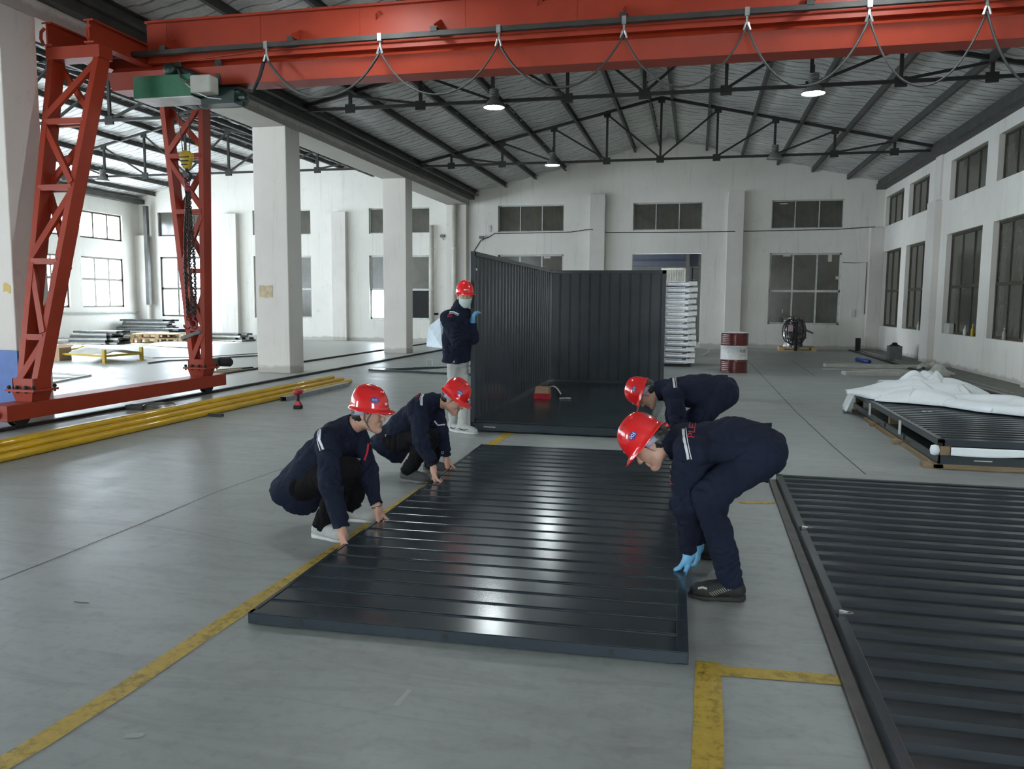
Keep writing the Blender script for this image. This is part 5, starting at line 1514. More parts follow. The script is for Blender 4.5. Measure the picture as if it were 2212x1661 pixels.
def hand_prims(S, w, d, pn, ts, curl=(20, 50, 55), thumb=(.7, .25, .5), grow=0.0, sc=1.0, spread=.12):
    """w wrist, d towards the knuckles, pn the way the palm faces, ts the thumb side"""
    w = np.array(w, float); d = np.array(Vector(d).normalized()); pn = np.array(pn, float); pn = pn - d * (pn @ d); pn /= np.linalg.norm(pn)
    ts = np.array(ts, float); x = np.cross(d, pn); x = x / np.linalg.norm(x) * (1 if x @ ts > 0 else -1)
    g = grow
    S.cone(w, w + d * .03, .027 + g, .027 + g, k=.01, flat=(x, 1.2))
    for o in (.026, .009, -.008, -.024):
        S.cone(w + d * .02 + x * o * .6, w + d * .084 * sc + x * o, .015 + g, .0125 + g, k=.012)
    tips = []
    for i, (o, ls) in enumerate(((.029, (.043, .027, .021)), (.0095, (.047, .030, .022)), (-.010, (.043, .028, .021)), (-.028, (.034, .021, .019)))):
        p = w + d * .086 * sc + x * o; ang = 0
        for j, l in enumerate(ls):
            ang += math.radians(curl[j] + (i - 1.5) * 3)
            dr = d * math.cos(ang) + pn * math.sin(ang) + x * o * spread * 8 * (1 if j == 0 else .3)
            dr = dr / np.linalg.norm(dr)
            q = p + dr * l * sc
            r0 = (.0098, .0088, .008)[j] - (.0012 if i == 3 else 0)
            S.cone(p, q, r0 + g, r0 * .93 + g, k=.003 if j else .006)
            p = q
        tips.append(p)
    p = w + d * .025 * sc + x * .026 + pn * .008
    q = p + (d * thumb[2] + x * thumb[1] * 1.6 + pn * thumb[0] * .5) / np.linalg.norm(d * thumb[2] + x * thumb[1] * 1.6 + pn * thumb[0] * .5) * .045 * sc
    S.cone(p, q, .0155 + g, .012 + g, k=.014)
    dd = d * thumb[2] + x * thumb[1] + pn * thumb[0]; dd /= np.linalg.norm(dd)
    r = q + dd * .032 * sc; S.cone(q, r, .0112 + g, .0102 + g, k=.004)
    dd = d * thumb[2] * .6 + pn * thumb[0] * 1.3; dd /= np.linalg.norm(dd)
    S.cone(r, r + dd * .026 * sc, .0102 + g, .0086 + g, k=.004)
    return tips

# helmet surface in its own frame (x forward, y left, z up, rim plane z=0)
HL, HW, HHT = .125, .104, .140
def dome(th, t, off=0.0):
    """th around from the front, t 0 rim .. 1 crown"""
    a = t * PI / 2
    r = math.cos(a) ** .82; z = HHT * math.sin(a) ** .92
    c, s = math.cos(th), math.sin(th)
    e = (abs(c / (HL + off)) ** 2.2 + abs(s / (HW + off)) ** 2.2) ** (-1 / 2.2)
    x, y = e * r * c, e * r * s
    # raised centre band over the crown
    b = max(0, 1 - (abs(y) / .036) ** 4) * min(1, max(0, (z - .055) / .05)) * .008
    x -= .012 * t
    return Vector((x, y, z + off * math.sin(a) + b))
def helmet(Fm, parent, name_text, badge_side, front_text=True, badge_rot=0, band=True, knob=False, btext_size=.026, tilt=0, bth=62):
    """Fm: HF frame of the head"""
    up = Vector(Fm.R[:, 2]); fw = Vector(Fm.R[:, 0]); lf = Vector(Fm.R[:, 1])
    O = Vector(Fm(.0, 0, .042))
    W = lambda p: O + fw * p[0] + lf * p[1] + up * p[2]
    nth, nt = 56, 22
    mb = MB()
    rings = []
    # underside lip, brim, dome
    def brim(th, k):
        c = math.cos(th); pk = max(0, c) ** 2.2 * .036 + .012
        p = dome(th, 0); d = Vector((p.x, p.y, 0)).normalized()
        return p + d * pk * k + Vector((0, 0, -.012 * k * (1 if c > 0 else .8) - .004 * k * k))
    for k, zoff in ((.0, -.006), (.96, -.004), (1.0, -.002), (.98, .001), (.5, .0015), (.12, .003)):
        rings.append([brim(2 * PI * i / nth, k) + Vector((0, 0, zoff)) for i in range(nth)])
    for j in range(nt):
        t = (j + .6) / nt * .995
        rings.append([dome(2 * PI * i / nth, t) for i in range(nth)])
    for r in rings: mb.v += [tuple(W(p)) for p in r]
    for j in range(len(rings) - 1):
        for i in range(nth):
            i2 = (i + 1) % nth
            mb.f.append((j * nth + i, j * nth + i2, (j + 1) * nth + i2, (j + 1) * nth + i))
    mb.v.append(tuple(W(dome(0, 1)))); e = len(mb.v) - 1; b = (len(rings) - 1) * nth
    for i in range(nth): mb.f.append((b + i, b + (i + 1) % nth, e))
    hm = mb.build('helmet', M['helmet'], parent, smooth=True)
    hm.modifiers.new('thick', 'SOLIDIFY').thickness = .003
    # vent slots each side of the crown band
    vm = MB()
    for s in (-1, 1):
        for q in (-.028, .002, .032):
            pts = []
            for k in range(7):
                a = 2 * PI * k / 7
                x = q + .012 * math.cos(a); y = s * (.047 + .0035 * math.sin(a))
                th = math.atan2(y, x + .01)
                t_ = .5
                for _ in range(24):
                    p = dome(th, t_); rr = math.hypot(p.x, p.y); t_ += (rr - math.hypot(x, y)) * 4; t_ = min(.99, max(.1, t_))
                p = dome(th, t_, .0025); pts.append(W(p))
            vm.add(pts, [tuple(range(7))])
    vm.build('vent_slots', M['dark'], hm)
    def on_dome(u, v, th0, z0, rot, off):
        c, s = math.cos(rot), math.sin(rot); u, v = u * c - v * s, u * s + v * c
        z = z0 + v; t = (max(.001, z) / HHT) ** (1 / .92); t = math.asin(min(.999, t)) / (PI / 2)
        p0 = dome(th0, t); r = math.hypot(p0.x, p0.y)
        return dome(th0 + u / r, t, off)
    def decal(vs, fs, th0, z0, rot, off, mat, nm, par):
        o = MB().add([W(on_dome(v[0], v[1], th0, z0, rot, off)) for v in vs], fs).build(nm, mat, par); return o
    if badge_side:
        th0 = math.radians(bth) * badge_side
        vs = [(0, 0)]; n = 28
        for ring in (.5, 1.0):
            for k in range(n): vs.append((.026 * ring * math.cos(2 * PI * k / n), .017 * ring * math.sin(2 * PI * k / n)))
        fs = [(0, 1 + k, 1 + (k + 1) % n) for k in range(n)] + [(1 + k, 1 + n + k, 1 + n + (k + 1) % n, 1 + (k + 1) % n) for k in range(n)]
        bd = decal(vs, fs, th0, .062, badge_rot, .0015, M['badge'], 'number_badge', hm)
        tv, tf = text_mesh(name_text, btext_size)
        decal([(v.x, v.y) for v in tv], tf, th0, .062, badge_rot, .0032, M['wtext'], 'badge_text', bd) if False else MB().add([W(on_dome(v.x, v.y, th0, .062, badge_rot, .0032)) for v in tv], tf).build('badge_text', M['wtext'], hm)
    if front_text:
        tv, tf = text_mesh('PLEX', .017)
        lg = MB().add([W(on_dome(v.x + .014, v.y, 0, .038, 0, .0025)) for v in tv], tf)
        sq_ = [(-.030, -.007), (-.010, -.007), (-.010, .007), (-.030, .007)]
        lg.add([W(on_dome(a, b_, 0, .038, 0, .0025)) for a, b_ in sq_], [(0, 1, 2, 3)])
        lg.build('front_logo', M['wtext'], hm)
    if band:
        pts = [Vector((-.112 * math.cos(a) * 1.0 + .0, .088 * math.sin(a), -.028 - .014 * math.cos(a))) for a in [math.radians(v) for v in range(-100, 101, 10)]]
        bm = MB()
        for p in pts:
            bm.v += [tuple(W(p + Vector((0, 0, .016)))), tuple(W(p - Vector((0, 0, .016))))]
        for i in range(len(pts) - 1): bm.f.append((2 * i, 2 * i + 1, 2 * i + 3, 2 * i + 2))
        hb_ = bm.build('head_band', M['band'], hm, smooth=True, solid=.004)
        if knob:
            MB().tube([W(Vector((-.118, 0, -.042))), W(Vector((-.142, 0, -.044)))], .018, 16).build('adjuster_knob', M['tool'], hm)
    return hm
def hair_obj(H, parent, long_=False, clipn=(.72, 0, -.69), clipd=.03):
    S = Sdf()
    S.ell(H(-.018, 0, .026), (.104, .082, .096), H.R, k=.004)
    if long_:
        S.ell(H(-.06, 0, -.03), (.068, .076, .07), H.R, k=.03)
    else: S.ell(H(-.05, 0, -.02), (.056, .064, .05), H.R, k=.03)
    V_, F = S.mesh(.006, gclip=[(H(clipd, 0, .01), H.d(*clipn)), (H(-.02, 0, -.078), H.d(.0, 0, -1)), (H(0, 0, .07), H.d(0, 0, 1))])
    N = vnormals(V_, F); V_ = V_ + N * ((vnoise(V_ * 90) - .5) * .008)[:, None]
    return np_obj('hair', V_, F, M['hair'], parent)
SHOES = []
def shoe(heel, fwd, L, parent, up_mat, sole_mat, H_=.075, laces=True, extra=None, roll=0):
    f = Vector((fwd[0], fwd[1], 0)).normalized(); l = Vector((-f.y, f.x, 0)); hz = heel[2]
    B = np.array([f, l, (0, 0, 1)]).T; o = np.array(heel, float)
    W = lambda x, y, z: o + B @ np.array([x, y, z], float)
    k = L / .29
    S = Sdf()
    S.cone(W(.045 * k, 0, .052), W(.23 * k, .0, .038), .044, .038, k=.02, flat=(f, 1.0))
    S.cone(W(.2 * k, .006, .033), W(.247 * k, .0, .031), .046, .033, k=.02)
    S.cone(W(.05 * k, 0, .05), W(.058 * k, 0, H_ + .02), .045, .043, k=.02)
    S.cone(W(.07 * k, 0, H_ + .005), W(.18 * k, 0, .052), .042, .034, k=.02)
    V_, F = S.mesh(.0045, gclip=[(W(0, 0, .014), (0, 0, -1)), (W(0, 0, H_ + .045), B @ np.array([-.2, 0, .98]))])
    sh = np_obj('shoe', V_, F, up_mat, parent)
    SHOES.append(BVHTree.FromPolygons([tuple(v) for v in V_], [tuple(int(i) for i in f) for f in F]))
    S = Sdf()
    S.cone(W(.045 * k, 0, .016), W(.11 * k, .002, .016), .049, .045, k=.02)
    S.cone(W(.11 * k, .002, .016), W(.2 * k, .003, .016), .045, .053, k=.02)
    S.cone(W(.2 * k, .004, .016), W(.252 * k, .0, .018), .051, .039, k=.02)
    V_, F = S.mesh(.0045, gclip=[(W(0, 0, 0), (0, 0, -1)), (W(0, 0, .03), B @ np.array([.04, 0, 1.0]))])
    np_obj('sole', V_, F, sole_mat, sh)
    if laces:
        for i in range(4):
            x = .105 * k + .022 * k * i; z = .088 - .0085 * i
            MB().tube([W(x, -.02, z - .006), W(x + .004, 0, z + .003), W(x, .02, z - .006)], .0028, 5).build('lace', extra or sole_mat, sh)
    return sh

def person(J, label, head_f, head_u, jacket, trousers, shoes, face_side, heads=1.0, arms_free=True, jk=1.0, hem=.10, hair_long=False,
           hands=None, gloves=(), belly=1.0, seed=0, trm=None, foot=None, standing=False, flare=.145, ts=1.0):
    """J: joint name -> world point"""
    J = {k: np.array(v, float) for k, v in J.items()}
    pel = (J['hipR'] + J['hipL']) / 2
    base = Vector((pel[0], pel[1], 0))
    P = thing('person', label, 'person', tuple(base))
    H = HF(J['head'], head_f, head_u, heads)
    lat = J['shL'] - J['shR']; lat /= np.linalg.norm(lat)
    hl = J['hipL'] - J['hipR']; hl /= np.linalg.norm(hl)
    chest = (J['shR'] + J['shL']) / 2
    sp = chest - pel; spl = np.linalg.norm(sp); spn = sp / spl
    for s in 'RL': J['hip' + s] = pel + (J['hip' + s] - pel) * .72
    # --- body
    S = Sdf()
    head_prims(S, H, J['neck'])
    S.cone(pel + spn * .06, chest - spn * .04, .08, .09, flat=(lat, 1.25), k=.03)
    S.cone(J['shR'], J['shL'], .045, .045, k=.03); S.cone(J['neck'], chest, .05, .06, k=.03)
    for s in 'RL':
        S.cone(J['sh' + s], J['el' + s], .042, .036, k=.02); S.cone(J['el' + s], J['wr' + s], .035, .024, k=.01)
        S.cone(J['hip' + s], J['knee' + s], .062 * ts, .048 * ts, k=.02); S.cone(J['knee' + s], J['ank' + s], .044 * ts, .034, k=.02)
        S.cone(J['ank' + s], J['ank' + s] + np.array(foot[s]) * .09 - np.array([0, 0, .045]), .03, .022, k=.02)
        w = J['wr' + s]
        hd = hands[s]
        hand_prims(S, w, hd['d'], hd['pn'], hd['ts'], hd.get('curl', (20, 50, 55)), hd.get('thumb', (.7, .25, .5)), -.001 if s in gloves else 0, spread=hd.get('spread', .12))
    V_, F = S.mesh(.0046)
    np_obj('body', V_, F, M['skin'], P)
    for s in (1, -1):
        e = H(.0865, s * .031, .0115)
        MB().add(*_disc(e, H.R[:, 0] + H.R[:, 1] * .25 * s, .0068, .0032, H.R[:, 2])).build('eye', M['eye'], P)
        MB().tube([H(.084, s * .046, .033), H(.094, s * .03, .040), H(.096, s * .013, .036)], [.0022, .0036, .003], 6).build('eyebrow', M['hair'], P)
    hair_obj(H, P, hair_long)
    # --- trousers
    S = Sdf()
    S.cone(J['hipR'], J['hipL'], .108 * belly, .108 * belly, k=.05)
    S.cone(pel, pel + spn * .06, .105 * belly, .1, flat=(hl, 1.2), k=.04)
    segs = []
    for s in 'RL':
        a, b, c = J['hip' + s], J['knee' + s], J['ank' + s]
        dn = (c - b) / np.linalg.norm(c - b)
        S.cone(a, b, .108 * ts, .084 * ts, k=.04)
        hemp = c + dn * (.035 if standing else .01)
        S.cone(b, hemp + dn * .05, .082 * ts, .062 if not standing else .056, k=.025 if not standing else .01, clips=[(hemp + dn * .0, dn)])
        segs += [(a, b, .5, 1), (b, c, 1, .8)]
    V_, F = S.mesh(.007)
    V_ = wrinkle(V_, F, segs, .014, seed + 5, .55)
    np_obj('trousers', V_, F, trousers, P)
    # --- jacket
    S = Sdf()
    low = pel - spn * hem
    nk = J['neck']
    S.cone(low - spn * .1, pel + spn * spl * .5, flare * jk * belly, .14 * jk, flat=(lat, 1.3), k=.03, clips=[(low, -spn)])
    S.cone(pel + spn * spl * .4, chest - spn * .02, .138 * jk, .118 * jk, flat=(lat, 1.35), k=.05)
    S.cone(J['shR'], J['shL'], .068 * jk, .068 * jk, k=.06)
    ncd = nk - chest; ncd = ncd / (np.linalg.norm(ncd) + 1e-9)
    hd_ = H(-.02, 0, -.05) - nk; hd_ /= np.linalg.norm(hd_)
    S.cone(chest, nk - hd_ * .01, .085, .07, k=.05)
    S.cone(nk - hd_ * .03, nk + hd_ * .08, .082, .078, k=.015, clips=[(nk + hd_ * .058, hd_)])
    segs = [(pel, chest, .4, .2)]
    for s in 'RL':
        a, b, c = J['sh' + s], J['el' + s], J['wr' + s]
        dn = (c - b) / np.linalg.norm(c - b)
        S.cone(a, b, .084 * jk, .07 * jk, k=.04)
        S.cone(b, c + dn * .02, .068 * jk, .047, k=.025, clips=[(c - dn * .008, dn)])
        segs += [(a, b, .5, 1), (b, c, 1, .7)]
    V_, F = S.mesh(.0065, gclip=None)
    V_ = wrinkle(V_, F, segs, .017, seed, .6)
    jo = np_obj('jacket', V_, F, jacket, P)
    bvh = BVHTree.FromPolygons([tuple(v) for v in V_], [tuple(int(i) for i in f) for f in F])
    # --- shoes
    for s in 'RL':
        sd = shoes
        f = np.array(foot[s], float); f[2] = 0; f /= np.linalg.norm(f)
        heel = J['ank' + s] - f * .065; heel[2] = 0.0
        shoe(heel, f, .285, P, sd[0], sd[1], extra=sd[2] if len(sd) > 2 else None)
    for s in gloves:
        S = Sdf(); hd = hands[s]; w = J['wr' + s]; d = np.array(Vector(hd['d']).normalized())
        hand_prims(S, w, hd['d'], hd['pn'], hd['ts'], hd.get('curl', (20, 50, 55)), hd.get('thumb', (.7, .25, .5)), .0022, spread=hd.get('spread', .12))
        S.cone(w - d * .03, w + d * .03, .034, .03, k=.012, clips=[(w - d * .02, -d)])
        V2, F2 = S.mesh(.0042)
        np_obj('glove', V2, F2, M['glove'], P)
    return P, H, jo, bvh, J
def _disc(c, n, rx, ry, up):
    n = Vector(n).normalized(); u = Vector(up); r = u.cross(n).normalized(); u = n.cross(r)
    c = Vector(c) + n * .0015; k = 14
    vs = [c] + [c + r * rx * math.cos(2 * PI * i / k) + u * ry * math.sin(2 * PI * i / k) - n * .0012 * abs(math.cos(2 * PI * i / k)) for i in range(k)]
    return vs, [(0, 1 + i, 1 + (i + 1) % k) for i in range(k)]
def hit(bvh, px, py, off=.003):
    d = Vector(ray(px, py)).normalized()
    h, n, i, t = bvh.ray_cast(Vector(CAM), d)
    if h is None: return None
    if n.dot(d) > 0: n = -n
    return h + n * off
def stitch(bvh, path, w, mat, name, parent, n=22, cols=3):
    """cloth tape laid on the garment along a drawn line"""
    pts = [Vector((p[0], p[1], 0)) for p in path]
    seg = []
    for i in range(n + 1):
        f = i / n * (len(pts) - 1); j = min(int(f), len(pts) - 2); t = f - j
        p = pts[j].lerp(pts[j + 1], t); d = (pts[j + 1] - pts[j]).normalized()
        s = Vector((-d.y, d.x, 0)); seg.append([hit(bvh, *(p + s * w * (k / cols - .5)).xy) for k in range(cols + 1)])
    mb = MB(); m = {}
    for i, r in enumerate(seg):
        for k, p in enumerate(r):
            if p is not None: m[(i, k)] = len(mb.v); mb.v.append(tuple(p))
    for i in range(n):
        for k in range(cols):
            q = [(i, k), (i, k + 1), (i + 1, k + 1), (i + 1, k)]
            if all(a in m for a in q):
                vv = [Vector(mb.v[m[a]]) for a in q]
                if max((vv[0] - vv[2]).length, (vv[1] - vv[3]).length) < .1: mb.f.append(tuple(m[a] for a in q))
    if not mb.f: return None
    return mb.build(name, mat, parent)
def letters(bvh, txt, c, size, ang, mat, parent, name='lettering', sx=1.0):
    vs, fs = text_mesh(txt, size)
    ca, sa = math.cos(math.radians(ang)), math.sin(math.radians(ang))
    out = []; ok = []
    for v in vs:
        x, y = v.x * sx, v.y
        p = hit(bvh, c[0] + x * ca + y * sa, c[1] + x * sa - y * ca, .004)
        ok.append(p is not None); out.append(p if p is not None else Vector((0, 0, 0)))
    fs = [f for f in fs if all(ok[i] for i in f) and max((out[f[0]] - out[f[1]]).length, (out[f[1]] - out[f[2]]).length) < .08]
    if fs: return MB().add(out, fs).build(name, mat, parent)
def ring_stud(bvh, px, py, parent, r=.009):
    p = hit(bvh, px, py, .004)
    if p is None: return
    n = (Vector(CAM) - p).normalized(); a = n.orthogonal().normalized(); b = n.cross(a)
    MB().tube([p + (a * math.cos(t) + b * math.sin(t)) * r for t in [2 * PI * k / 14 for k in range(14)]], .0022, 5, closed=True).build('snap_button', M['wtext'], parent)
def JJ(d, fix=None):
    o = {k: np.array(ony(*v)) for k, v in d.items()}
    for k, v in (fix or {}).items(): o[k] = np.array(v, float)
    return o
down = (0, 0, -1)
# worker squatting nearest on the left: pale shoes, wrist bracelet
J1 = JJ(dict(hipR=(650, 1048, 4.66), hipL=(668, 1036, 4.93), kneeR=(750, 1012, 4.55), kneeL=(783, 998, 5.0), ankR=(694, 1135, 4.60), ankL=(757, 1098, 5.02),
        shR=(710, 952, 4.60), shL=(764, 936, 4.96), elR=(716, 1054, 4.40), elL=(795, 1020, 4.93), wrR=(738, 1143, 4.37), wrL=(814, 1093, 4.88), neck=(752, 922, 4.79), head=(797, 893, 4.78)))
h1 = dict(R=dict(d=(.12, .1, -1), pn=(1, .1, .1), ts=(0, -1, 0), curl=(22, 62, 60), thumb=(.45, .1, .85)), L=dict(d=(.15, .0, -1), pn=(1, 0, .1), ts=(0, 1, 0), curl=(22, 62, 60), thumb=(.45, .1, .85)))
P1, H1, K1, B1, J1 = person(J1, 'squatting worker nearest the camera in navy jacket, black trousers and white sneakers', (1, -.05, -.13), (.1, 0, 1), M['navy'], M['blackcloth'],
    (M['sneak'], M['sole']), 1, hands=h1, seed=1, foot=dict(R=(1, -.28, 0), L=(1, .05, 0)), hem=.13, jk=1.05, flare=.168)
helmet(HF(J1['head'], (1, -.05, -.10), (.08, 0, 1)), P1, '李位', -1, badge_rot=0, btext_size=.017, bth=48)
stitch(B1, [(692, 927), (690, 950), (699, 972)], 5, M['stripe'], 'reflective_stripe', K1)
stitch(B1, [(688, 930), (685, 950), (692, 974)], 1.5, M['stripe'], 'reflective_stripe', K1)
letters(B1, 'X', (677, 935), 14, -72, M['rtext'], K1)
stitch(B1, [(744, 999), (762, 995)], 5, M['stripe'], 'pocket_stripe', K1)
stitch(B1, [(765, 990), (779, 992)], 4, M['stripe'], 'pocket_stripe', K1)
stitch(B1, [(795, 958), (793, 975), (787, 995)], 4, M['rtext'], 'red_trim', K1)
ring_stud(B1, 644, 1060, K1)
w = J1['wrL']
MB().tube([w + np.array([.03 * math.cos(a), .034 * math.sin(a), -.004 + .01 * math.cos(a)]) for a in [2 * PI * k / 18 for k in range(18)]], .0065, 6, closed=True).build('bracelet', M['brass'], P1)
for s in (-1, 1):
    MB().tube([H1(.01, s * .088, .03), H1(.012, s * .09, -.02), H1(.03, s * .07, -.06), H1(.05, s * .03, -.105), H1(.06, 0, -.115)], .005, 6).build('chin_strap', M['strap'], P1)
    MB().tube([H1(.06, s * .078, .035), H1(.035, s * .082, -.02), H1(.03, s * .075, -.055)], .005, 6).build('chin_strap', M['strap'], P1)

# second squatting worker
J2 = JJ(dict(hipR=(846, 955, 6.28), hipL=(862, 946, 6.56), kneeR=(927, 948, 6.2), kneeL=(948, 940, 6.62), ankR=(880, 1018, 6.26), ankL=(930, 1006, 6.65),
        shR=(903, 882, 6.30), shL=(938, 872, 6.64), elR=(912, 955, 6.12), elL=(952, 932, 6.55), wrR=(936, 1010, 6.09), wrL=(963, 986, 6.6), neck=(942, 868, 6.46), head=(979, 862, 6.45)))
h2 = dict(R=dict(d=(.1, .05, -1), pn=(1, .1, .1), ts=(0, -1, 0), curl=(22, 62, 60), thumb=(.45, .1, .85)), L=dict(d=(.15, .0, -1), pn=(1, 0, .1), ts=(0, 1, 0), curl=(22, 62, 60), thumb=(.45, .1, .85)))
P2, H2, K2, B2, J2 = person(J2, 'second squatting worker looking down, in navy jacket, black trousers and dark grey shoes', (.84, -.1, -.52), (.5, 0, .86), M['navy'], M['blackcloth'],
    (M['dshoe'], M['dsole'], M['dshoe']), 1, hands=h2, seed=2, foot=dict(R=(1, -.12, 0), L=(1, .1, 0)), hem=.13, jk=1.04, flare=.168)
helmet(HF(J2['head'], (.83, -.1, -.55), (.55, 0, .84)), P2, '李伟东', -1, badge_rot=0, btext_size=.013, bth=62)
stitch(B2, [(917, 846), (911, 860), (911, 876)], 4, M['stripe'], 'reflective_stripe', K2)
stitch(B2, [(912, 847), (907, 860), (908, 875)], 1.2, M['stripe'], 'reflective_stripe', K2)
letters(B2, 'EX', (902, 852), 11, -70, M['rtext'], K2)
stitch(B2, [(938, 909), (946, 919), (961, 917)], 3, M['stripe'], 'pocket_stripe', K2)
ring_stud(B2, 835, 941, K2); ring_stud(B2, 957, 977, K2)

# standing worker with face mask at the end of the container wall
J3 = JJ(dict(hipR=(978, 768, 8.86), hipL=(999, 766, 8.95), kneeR=(980, 850, 8.86), kneeL=(1003, 850, 8.92), ankR=(978, 918, 8.90), ankL=(997, 921, 8.80),
        shR=(967, 688, 8.68), shL=(1008, 682, 8.94), elR=(988, 740, 8.6), elL=(1022, 730, 8.86), wrR=(1011, 718, 9.0), wrL=(1020, 696, 8.86), neck=(992, 664, 8.85), head=(1004, 641, 8.82)))
h3 = dict(R=dict(d=(.5, .7, .4), pn=(.2, .4, -.3), ts=(0, 1, 0), curl=(30, 50, 40), thumb=(.4, .05, .9), spread=.03), L=dict(d=(.1, -.05, 1), pn=(1, .2, 0), ts=(0, -1, 0), curl=(40, 45, 30), thumb=(.4, .05, .9), spread=.03))
P3, H3, K3, B3, J3 = person(J3, 'standing worker with face mask, pale trousers and sneakers, steadying the container wall', (.42, -.9, -.06), (0, 0, 1), M['navy'], M['pale'],
    (M['sneak'], M['sole'], M['blackp']), 1, hands=h3, gloves=('L', 'R'), seed=3, foot=dict(R=(.7, -.5, 0), L=(1, -.3, 0)), hem=.06, jk=1.04, standing=True, ts=.78, flare=.155)
helmet(HF(J3['head'], (.42, -.9, -.02), (0, 0, 1)), P3, '012', -1, bth=75, band=True)
S = Sdf()
head_prims(S, H3, J3['neck'], .005, True)
S.ell(H3(.085, 0, -.045), (.022, .045, .045), H3.R, k=.03)
V_, F = S.mesh(.0045, gclip=[(H3(.0, 0, .0), H3.d(.15, 0, 1) / 1.01), (H3(.025, 0, 0), H3.d(-1, 0, .1))])
np_obj('face_mask', V_, F, M['mask'], P3)
for s in (-1, 1): MB().tube([H3(.03, s * .07, -.01), H3(.0, s * .083, .02), H3(-.012, s * .086, .0)], .0016, 5).build('mask_loop', M['wtext'], P3)
stitch(B3, [(971, 674), (980, 674), (991, 679)], 2.6, M['stripe'], 'reflective_stripe', K3)
stitch(B3, [(970, 677), (979, 677), (990, 682)], .9, M['stripe'], 'reflective_stripe', K3)
letters(B3, 'LEX', (971, 682), 8, 6, M['rtext'], K3, sx=.8)
ring_stud(B3, 981, 781, K3)
for s in 'RL':
    a = J3['ank' + s]; f = Vector((.7, -.5, 0) if s == 'R' else (1, -.3, 0)).normalized(); r_ = Vector((f.y, -f.x, 0))
    if r_.y > 0: r_ = -r_
    o_ = Vector((a[0], a[1], 0)) + r_ * .046
    MB().tube([o_ - f * .03 + Vector((0, 0, .07)), o_ + f * .02 + Vector((0, 0, .045)), o_ + f * .07 + Vector((0, 0, .042)), o_ + f * .13 + Vector((0, 0, .062)) - r_ * .008], [.003, .006, .005, .002], 6).build('shoe_stripe', M['blackp'], P3)

# bending worker at the back right
J4 = JJ(dict(hipL=(1566, 852, 6.75), hipR=(1568, 842, 7.02), kneeL=(1505, 908, 6.72), kneeR=(1500, 900, 7.1), shL=(1452, 852, 6.72), shR=(1455, 836, 7.06), elL=(1464, 908, 6.60), elR=(1455, 898, 7.0), neck=(1428, 842, 6.9), head=(1396, 850, 6.9)),
        dict(ankL=(.17, 6.8, .09), ankR=(.1, 7.15, .09), wrL=(-.09, 6.62, .2), wrR=(-.10, 7.0, .2)))
h4 = dict(L=dict(d=(-.1, .0, -1), pn=(-1, .1, .1), ts=(0, -1, 0), curl=(22, 62, 60), thumb=(.45, .1, .85)), R=dict(d=(-.1, .0, -1), pn=(-1, 0, .1), ts=(0, 1, 0), curl=(22, 62, 60), thumb=(.45, .1, .85)))
P4, H4, K4, B4, J4 = person(J4, 'bending worker at the back right in navy jacket, his helmet numbered 010', (-.42, -.12, -.9), (-.9, 0, .35), M['navy'], M['navytrouser'],
    (M['bshoe'], M['bsole'], M['bshoe']), 1, hands=h4, seed=4, foot=dict(L=(-1, -.1, 0), R=(-1, .1, 0)), hem=.02, jk=1.0)
helmet(HF(J4['head'], (-.28, -.1, -.96), (-.95, 0, .25)), P4, '010', 1, badge_rot=0, bth=92)
stitch(B4, [(1454, 807), (1455, 824), (1457, 838)], 4.2, M['stripe'], 'reflective_stripe', K4)
stitch(B4, [(1459, 807), (1460, 824), (1462, 838)], 1.2, M['stripe'], 'reflective_stripe', K4)
letters(B4, 'PL', (1467, 810), 13, -80, M['rtext'], K4)

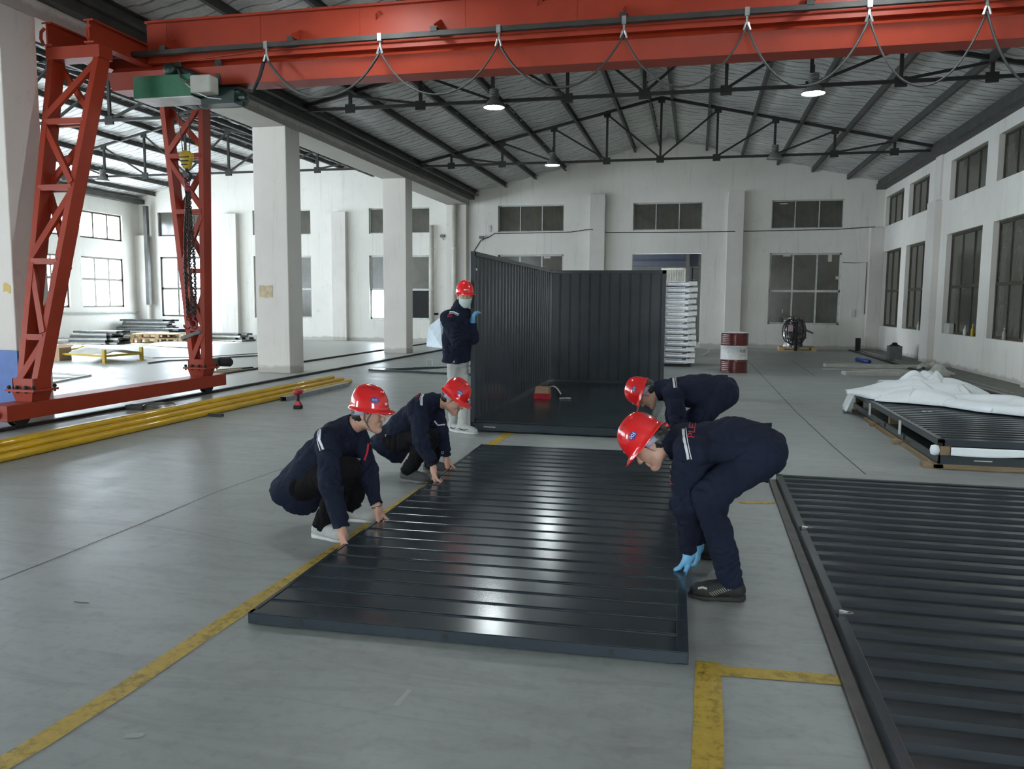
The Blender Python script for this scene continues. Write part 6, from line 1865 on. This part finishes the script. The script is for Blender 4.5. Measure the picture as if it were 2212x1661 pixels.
# bending worker in front on the right
J5 = JJ(dict(hipL=(1650, 985, 4.05), hipR=(1652, 965, 4.33), kneeL=(1530, 1072, 3.98), kneeR=(1515, 1050, 4.5), ankL=(1582, 1257, 4.12), ankR=(1545, 1176, 4.78),
        shL=(1490, 978, 4.05), shR=(1492, 948, 4.43), elL=(1480, 1090, 4.06), elR=(1490, 1068, 4.45), wrL=(1489, 1188, 4.36), wrR=(1508, 1172, 4.5), neck=(1456, 955, 4.24), head=(1405, 960, 4.24)))
h5 = dict(L=dict(d=(-.06, .0, -1), pn=(-1, .15, .1), ts=(0, -1, 0), curl=(18, 40, 45), thumb=(.5, .15, .8), spread=.15), R=dict(d=(.0, .0, -1), pn=(-1, 0, .1), ts=(0, 1, 0), curl=(18, 40, 45), thumb=(.5, .15, .8)))
P5, H5, K5, B5, J5 = person(J5, 'bending worker in front right with blue gloves, his helmet numbered 005', (-.62, -.1, -.76), (-.76, 0, .62), M['navy'], M['navytrouser'],
    (M['bshoe'], M['bsole'], M['bshoe']), 1, hands=h5, gloves=('L', 'R'), seed=6, foot=dict(L=(-1, -.04, 0), R=(-1, .12, 0)), hem=.03, hair_long=True, jk=1.05)
helmet(HF(J5['head'], (-.60, -.12, -.79), (-.80, 0, .60)), P5, '005', 1, badge_rot=0, bth=78, knob=True)
stitch(B5, [(1476, 927), (1478, 950), (1484, 975), (1487, 992)], 6, M['stripe'], 'reflective_stripe', K5)
stitch(B5, [(1482, 925), (1485, 950), (1490, 975), (1494, 992)], 1.8, M['stripe'], 'reflective_stripe', K5)
letters(B5, 'PLEX', (1496, 925), 20, -83, M['rtext'], K5)
letters(B5, 'P', (1451, 1043), 14, -70, M['rtext'], K5)
# grey strokes on the side of the near shoe, laid where the shoe shows them

sb5 = SHOES[-1]
for k in range(15):
    cx_, cy_ = 1537 + 4.3 * k, 1284 - 1.55 * k
    stitch(sb5, [(cx_ - 4.5 + .1 * k, cy_ - 4), (cx_ + 4 - .1 * k, cy_ + 3.5)], 1.1, M['grey'], 'shoe_side_stripe', P5, n=4, cols=1)
stitch(sb5, [(1558, 1252), (1570, 1249)], 7, M['grey'], 'shoe_tongue_label', P5, n=6)
stitch(sb5, [(1508, 1271), (1518, 1269), (1527, 1272)], 4.5, M['grey'], 'shoe_toe_mark', P5, n=6)
sb1 = SHOES[0]
for k in range(4): stitch(sb1, [(700 + 5 * k, 1136 + 2 * k), (706 + 5 * k, 1132 + 2.5 * k)], 1.6, M['white'], 'lace', P1, n=4, cols=1)
# stiff peak of a cap worn under the helmet of the nearest squatting worker
MB().grid(lambda u, v: H1(.085 + .075 * u * (1 - .35 * (2 * v - 1) ** 2), (2 * v - 1) * (.07 - .012 * u), .034 - .016 * u - .012 * (2 * v - 1) ** 2), 8, 12).build('cap_peak', simple('pinkish_cap_peak', (190, 150, 138), .6), P1, smooth=True, solid=.004)
